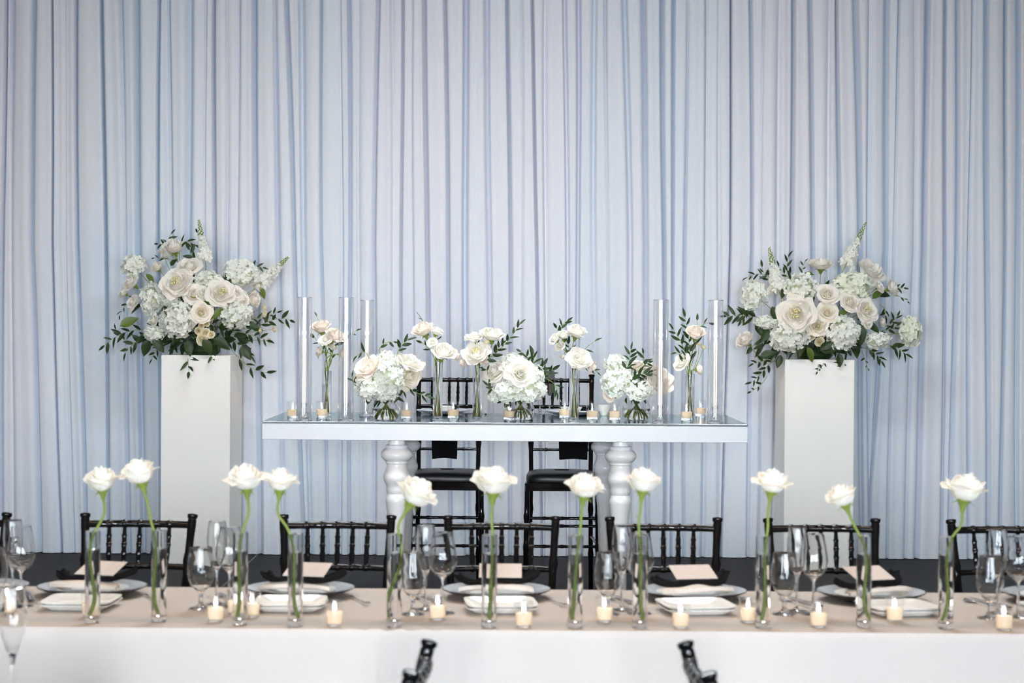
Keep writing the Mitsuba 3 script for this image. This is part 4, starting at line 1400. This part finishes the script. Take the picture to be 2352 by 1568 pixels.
def f2(B):
    B.rose(971, 756, 44, 'blush_petal', d=(-.35, -.35, .8))
    B.rose(1003, 760, 28, d=(.3, -.2, .9))
    B.rose(993, 785, 22, d=(-.1, -.6, .5), lift=.03)
    B.rose(1018, 808, 48, d=(.25, -.5, .8), lift=.03)
    B.rose(1046, 815, 28, 'blush_petal', d=(.9, -.1, .2))
    B.sprig([(1000, 835), (985, 800), (966, 785)], 22, 4, .02, .03)
    B.sprig([(985, 770), (970, 735), (958, 718)], 12, 3, .0, .0, True)
    B.sprig([(1000, 840), (1003, 790), (1008, 762)], 16, 4, .02, .03)


def f3(B):
    B.rose(1131, 765, 50, d=(.1, -.35, 1), hs=.8)
    B.peony(1089, 772, 38, core=False, d=(-.2, -.35, 1))
    B.peony(1093, 809, 58, core=True, d=(-.1, -.75, .8), lift=.03)
    B.peony(1112, 820, 34, 'blush_petal', core=False, d=(.7, -.4, .2), lift=.01)
    B.rose(1065, 832, 26, 'blush_petal', d=(-.8, -.1, -.1))
    B.bud(1118, 785, 14, False, d=(0, 0, -1))
    B.sprig([(1100, 840), (1150, 800), (1176, 770), (1196, 742)], 26, 11, 0, 0)
    B.sprig([(1100, 840), (1135, 810), (1152, 790)], 24, 7, .03, .05)
    B.sprig([(1098, 840), (1098, 790), (1090, 775)], 16, 4, .03, .04)


def f4(B):
    B.rose(1325, 761, 42, d=(.25, -.35, .9))
    B.rose(1274, 778, 26, d=(-.6, -.35, .5))
    B.rose(1294, 769, 28, d=(-.1, -.4, .8))
    B.rose(1284, 794, 22, d=(-.4, -.6, .3))
    B.peony(1330, 822, 50, core=False, d=(.15, -.8, .45), lift=.03)
    B.rose(1361, 842, 28, 'blush_petal', d=(.8, -.1, -.3))
    B.bud(1294, 820, 14, True, d=(-.2, -.3, -.6))
    B.sprig([(1316, 845), (1296, 790), (1276, 748)], 26, 6, .0, .02)
    B.sprig([(1290, 770), (1290, 750), (1305, 736)], 24, 4, 0, 0)
    B.sprig([(1318, 845), (1345, 800), (1371, 781)], 30, 2, 0, .02)
    B.sprig([(1316, 845), (1308, 800), (1300, 780)], 26, 6, .03, .06)
    B.sprig([(1320, 850), (1355, 845), (1376, 858)], 18, 5, .0, .02)


def f5(B):
    B.rose(1598, 764, 42, 'blush_petal', d=(.1, -.5, .9))
    B.peony(1564, 830, 38, core=False, d=(-.6, -.5, .4), lift=.01)
    B.rose(1606, 848, 24, 'blush_petal', d=(.9, .1, .1))
    B.bud(1616, 797, 13, False, d=(.3, 0, .9))
    B.bud(1606, 790, 11, False, d=(.1, 0, .9))
    B.sprig([(1584, 865), (1583, 790), (1572, 725)], 32, 11, .01, .03)
    B.sprig([(1584, 840), (1566, 790), (1544, 753)], 28, 7, .02, .03)
    B.sprig([(1584, 850), (1560, 810), (1550, 810)], 24, 4, .02, .03)
    B.sprig([(1588, 840), (1600, 780), (1601, 728)], 26, 3, -.02, -.02)
    B.sprig([(1600, 770), (1615, 745), (1632, 742)], 20, 3, 0, 0)
    B.sprig([(1580, 860), (1572, 830), (1578, 805)], 26, 5, .04, .06)


posy(750, 957, .25, 'slim clear vase between the two leftmost candle cylinders', 'peach roses with dark leaves between the two leftmost candle cylinders', f1)
posy(1005, 966, .318, 'slim clear vase before the left bar stool, right of the left low bouquet', 'white roses in the vase before the left bar stool', f2)
posy(1096, 967, .318, 'slim clear vase left of the middle low bouquet', 'white peony and rose with a long leaf sprig, left of the middle low bouquet', f3)
posy(1318, 968, .318, 'slim clear vase before the right bar stool', 'white roses with upright leaves in the vase before the right bar stool', f4)
posy(1584, 964, .25, 'slim clear vase between the two right candle cylinders', 'peach rose with many leaves between the two right candle cylinders', f5)

# low bouquets in round glass bowls
BOWL_O = [(0, 0), (.045, 0), (.060, .006), (.072, .024), (.077, .048), (.074, .072), (.062, .094), (.052, .106), (.053, .114)]
_z0 = .062
_in = [(r - .002, z) for r, z in BOWL_O if z > .005]
_fr = float(np.interp(_z0, [z for r, z in _in], [r for r, z in _in]))
_o = lathe(BOWL_O + [(.0520, .1146)] + [q for q in _in[::-1] if q[1] > _z0] + [(_fr, _z0)], 48)
_k = np.argmax(np.linalg.norm(_o.triangles_center[:, :2], axis=1))
if _o.face_normals[_k][:2] @ _o.triangles_center[_k][:2] < 0:
    _o.invert()
_t = lathe([(_fr, _z0), (_fr * .9, _z0 - .0006), (0, _z0 - .0008)], 48)
if _t.face_normals[:, 2].sum() < 0:
    _t.invert()
BOWLP = (mk(_o, 'glass', smooth=50), mk(open_lathe([(0, .0055)] + [(.045, .0056)] + [q for q in _in if q[1] < _z0] + [(_fr, _z0)], 48), 'water_in_glass', smooth=50), mk(_t, 'water', smooth=True))


def low(u, v, vlab, blab, fill):
    p = on_mirror(u, v)
    k = thing('glass_bowl', vlab, 'vase', 'round bowls on the white table')
    put_vase(k, BOWLP, mat4(None, p))
    k = thing('bouquet', blab, 'flower arrangement', 'low bouquets on the white table')
    D = p[1]
    B = Bouquet(k, u, v - 95, D, 95, 75, .11, p + [0, 0, .112], 40 + int(u))
    for j in range(13):
        a = j * 2.4 + u
        lo = p + [.050 * math.cos(a), .050 * math.sin(a), .016 + .006 * (j % 3)]
        hi = p + [-.034 * math.cos(a), -.034 * math.sin(a), .125]
        put(k, 'stem', mk(tube(curve([lo, (lo + hi) / 2, hi], 8), .0030, 7), 'olive_stem' if j % 2 else 'stem_green', smooth=True))
    fill(B)


def b1(B):
    B.hyd(856, 890, 80, 58, lift=.02)
    B.hyd(893, 865, 72, 74, lift=.03)
    B.hyd(887, 895, 62, 48, lift=.02)
    B.hyd(886, 822, 40, 34)
    B.peony(843, 842, 58, 'blush_petal', core=False, d=(-.4, -.6, .6), lift=.03)
    B.peony(942, 830, 60, core=False, d=(.3, -.35, .9), lift=.02)
    B.rose(943, 866, 56, 'cream_petal', d=(.5, -.7, -.35), lift=.02)
    B.rose(825, 872, 34, 'blush_petal', d=(-.8, -.4, .1))
    for pts, lp, n in [([(850, 830), (835, 808), (818, 820)], 26, 3), ([(880, 820), (872, 800), (885, 788), (908, 786)], 20, 4), ([(910, 825), (918, 800), (938, 780)], 30, 5), ([(830, 870), (845, 862), (858, 864)], 20, 4), ([(925, 880), (945, 895), (985, 912)], 26, 7), ([(915, 880), (925, 900), (916, 912)], 26, 4), ([(830, 890), (812, 880), (808, 862)], 20, 3)]:
        B.sprig([*pts], lp, n, .09, .1)
    B.filler(16, 880, 905, 42, 14, 20)


def b2(B):
    B.hyd(1166, 896, 66, 58, lift=.03)
    B.hyd(1214, 892, 76, 62, lift=.03)
    B.hyd(1176, 828, 50, 40)
    B.hyd(1136, 905, 40, 34)
    B.hyd(1225, 862, 52, 50, lift=.02)
    B.rose(1134, 852, 52, 'rose_petal', d=(-.5, -.6, .5), lift=.02)
    B.peony(1176, 840, 52, core=False, d=(-.1, -.5, .9), lift=.03)
    B.rose(1196, 857, 56, 'rose_petal', d=(.1, -.95, .25), lift=.07)
    for pts, lp, n in [([(1195, 840), (1212, 825), (1192, 806)], 24, 5), ([(1205, 860), (1225, 835), (1224, 812)], 30, 6), ([(1215, 860), (1240, 850), (1250, 835)], 34, 5), ([(1235, 880), (1255, 860), (1270, 848)], 30, 5), ([(1145, 880), (1130, 892), (1120, 884)], 24, 4), ([(1225, 880), (1235, 895), (1232, 905)], 24, 3), ([(1120, 860), (1118, 850), (1110, 846)], 16, 3), ([(1255, 870), (1275, 885), (1280, 905)], 24, 4)]:
        B.sprig([*pts], lp, n, .12, .12)
    B.filler(14, 1188, 912, 34, 12, 18)


def b3(B):
    B.hyd(1415, 838, 56, 50, lift=.01)
    B.hyd(1412, 880, 60, 64, lift=.03)
    B.hyd(1468, 893, 70, 50, lift=.03)
    B.hyd(1436, 862, 40, 44, lift=.03)
    B.rose(1466, 843, 36, 'blush_petal', d=(0, -.5, .8))
    B.peony(1517, 868, 66, 'blush_petal', core=False, d=(.5, -.6, .5), lift=.02)
    B.peony(1488, 876, 50, 'cream_petal', core=False, d=(.2, -.8, .2), lift=.04)
    B.rose(1398, 908, 30, 'blush_petal', d=(-.5, -.6, -.3), lift=.02)
    for pts, lp, n in [([(1445, 850), (1446, 820), (1450, 800)], 26, 6), ([(1460, 845), (1478, 830), (1476, 808)], 28, 3), ([(1440, 885), (1465, 862), (1495, 858)], 30, 9), ([(1432, 872), (1450, 872), (1478, 890)], 28, 8), ([(1470, 850), (1485, 835), (1492, 832)], 20, 4), ([(1440, 860), (1438, 845), (1450, 838)], 24, 5)]:
        B.sprig([*pts], lp, n, .15, .17)
    B.filler(16, 1455, 905, 34, 12, 18)


low(886, 965, 'round glass bowl full of green stems under the left low bouquet', 'left low bouquet with a blush peony, white hydrangea and a rose tipped down', b1)
low(1195, 965, 'round glass bowl under the middle low bouquet', 'middle low bouquet with a round white rose between hydrangeas', b2)
low(1462, 965, 'round glass bowl under the right low bouquet', 'right low bouquet with dark leaves across it and a peach peony', b3)

# place settings of the couple, napkins hanging over the far edge
for i, (u, nm) in enumerate([(1018, 'left'), (1312, 'right')]):
    p = P(u, 945, STY1 - .20)
    p = np.array([p[0], STY1 - .20, ST_Z + .0006])
    c = put(None, 'charger_plate', CHG_S, mat4(None, p, .95))
    tag(c, f'smoky glass charger on the white table before the {nm} bar stool', 'plate')
    c = put(None, 'dinner_plate', PLT_S, mat4(None, p + [0, 0, .0005], .95))
    tag(c, f'round white plate on the charger before the {nm} bar stool', 'plate')
    c = put(None, 'small_bowl', mk(lathe([(0, .0), (.03, 0), (.05, .012), (.062, .034), (.060, .034), (.047, .014), (0, .004)], 36), 'porcelain', smooth=40), mat4(None, p + [0, 0, .0125]))
    tag(c, f'small white bowl on the plate before the {nm} bar stool', 'bowl')
    nx = P(1021 if i == 0 else 1317, 1030, STY1 + .01)[0]
    w = (.078, .088)[i]
    rows = []
    for (y, z, q) in ((STY1 - .10, ST_Z + .030, .9), (STY1 - .04, ST_Z + .018, .95), (STY1 - .008, ST_Z + .007, 1), (STY1 + .008, ST_Z + .003, 1), (STY1 + .014, ST_Z - .02, 1), (STY1 + .016, ST_Z - .12, .97), (STY1 + .017, ST_Z - .265, .92)):
        s = np.linspace(-1, 1, 9)
        rows.append(np.stack([nx + s * w * q, y + .002 * np.cos(s * 5), np.full(9, z) + (.004 * np.cos(s * 2) if z < ST_Z - .2 else 0)], -1))
    g = np.stack(rows)
    sheet = cat([grid_mesh(g), grid_mesh(g + [0, .004, .003])])
    c = put(None, 'napkin', mk(sheet, 'black_cloth', smooth=40))
    tag(c, f'black napkin hanging over the far table edge before the {nm} bar stool', 'napkin')
for u, v, kind, lab in [(1240, 950, 'wine_glass', 'wine glass on the white table, right of the middle low bouquet'), (1262, 951, 'champagne_flute', 'flute on the white table, left of the right-hand stool setting')]:
    c = put(None, kind, GL[kind], mat4(None, on_mirror(u, v)))
    tag(c, lab, CATG[kind])
c = put(None, 'coffee_cup', mk(lathe([(0, 0), (.022, 0), (.026, .004), (.036, .03), (.040, .058), (.038, .058), (.033, .03), (.02, .006), (0, .005)], 32), 'porcelain', smooth=40), mat4(None, on_mirror(1388, 954)))
tag(c, 'white cup left of the right low bouquet', 'cup')
for u, kind, S_ in [(1107, 'fork', FORK_S), (1116, 'knife', KNIFE_S), (1226, 'fork', FORK_S)]:
    p = on_mirror(u, 950)
    c = put(None, kind, S_, mat4(rotz(PI / 2), p + [0, 0, .001]))
    tag(c, f'steel {kind} on the mirrored top ' + ('right of the left stool setting' if u < 1200 else 'left of the right stool setting'), kind)
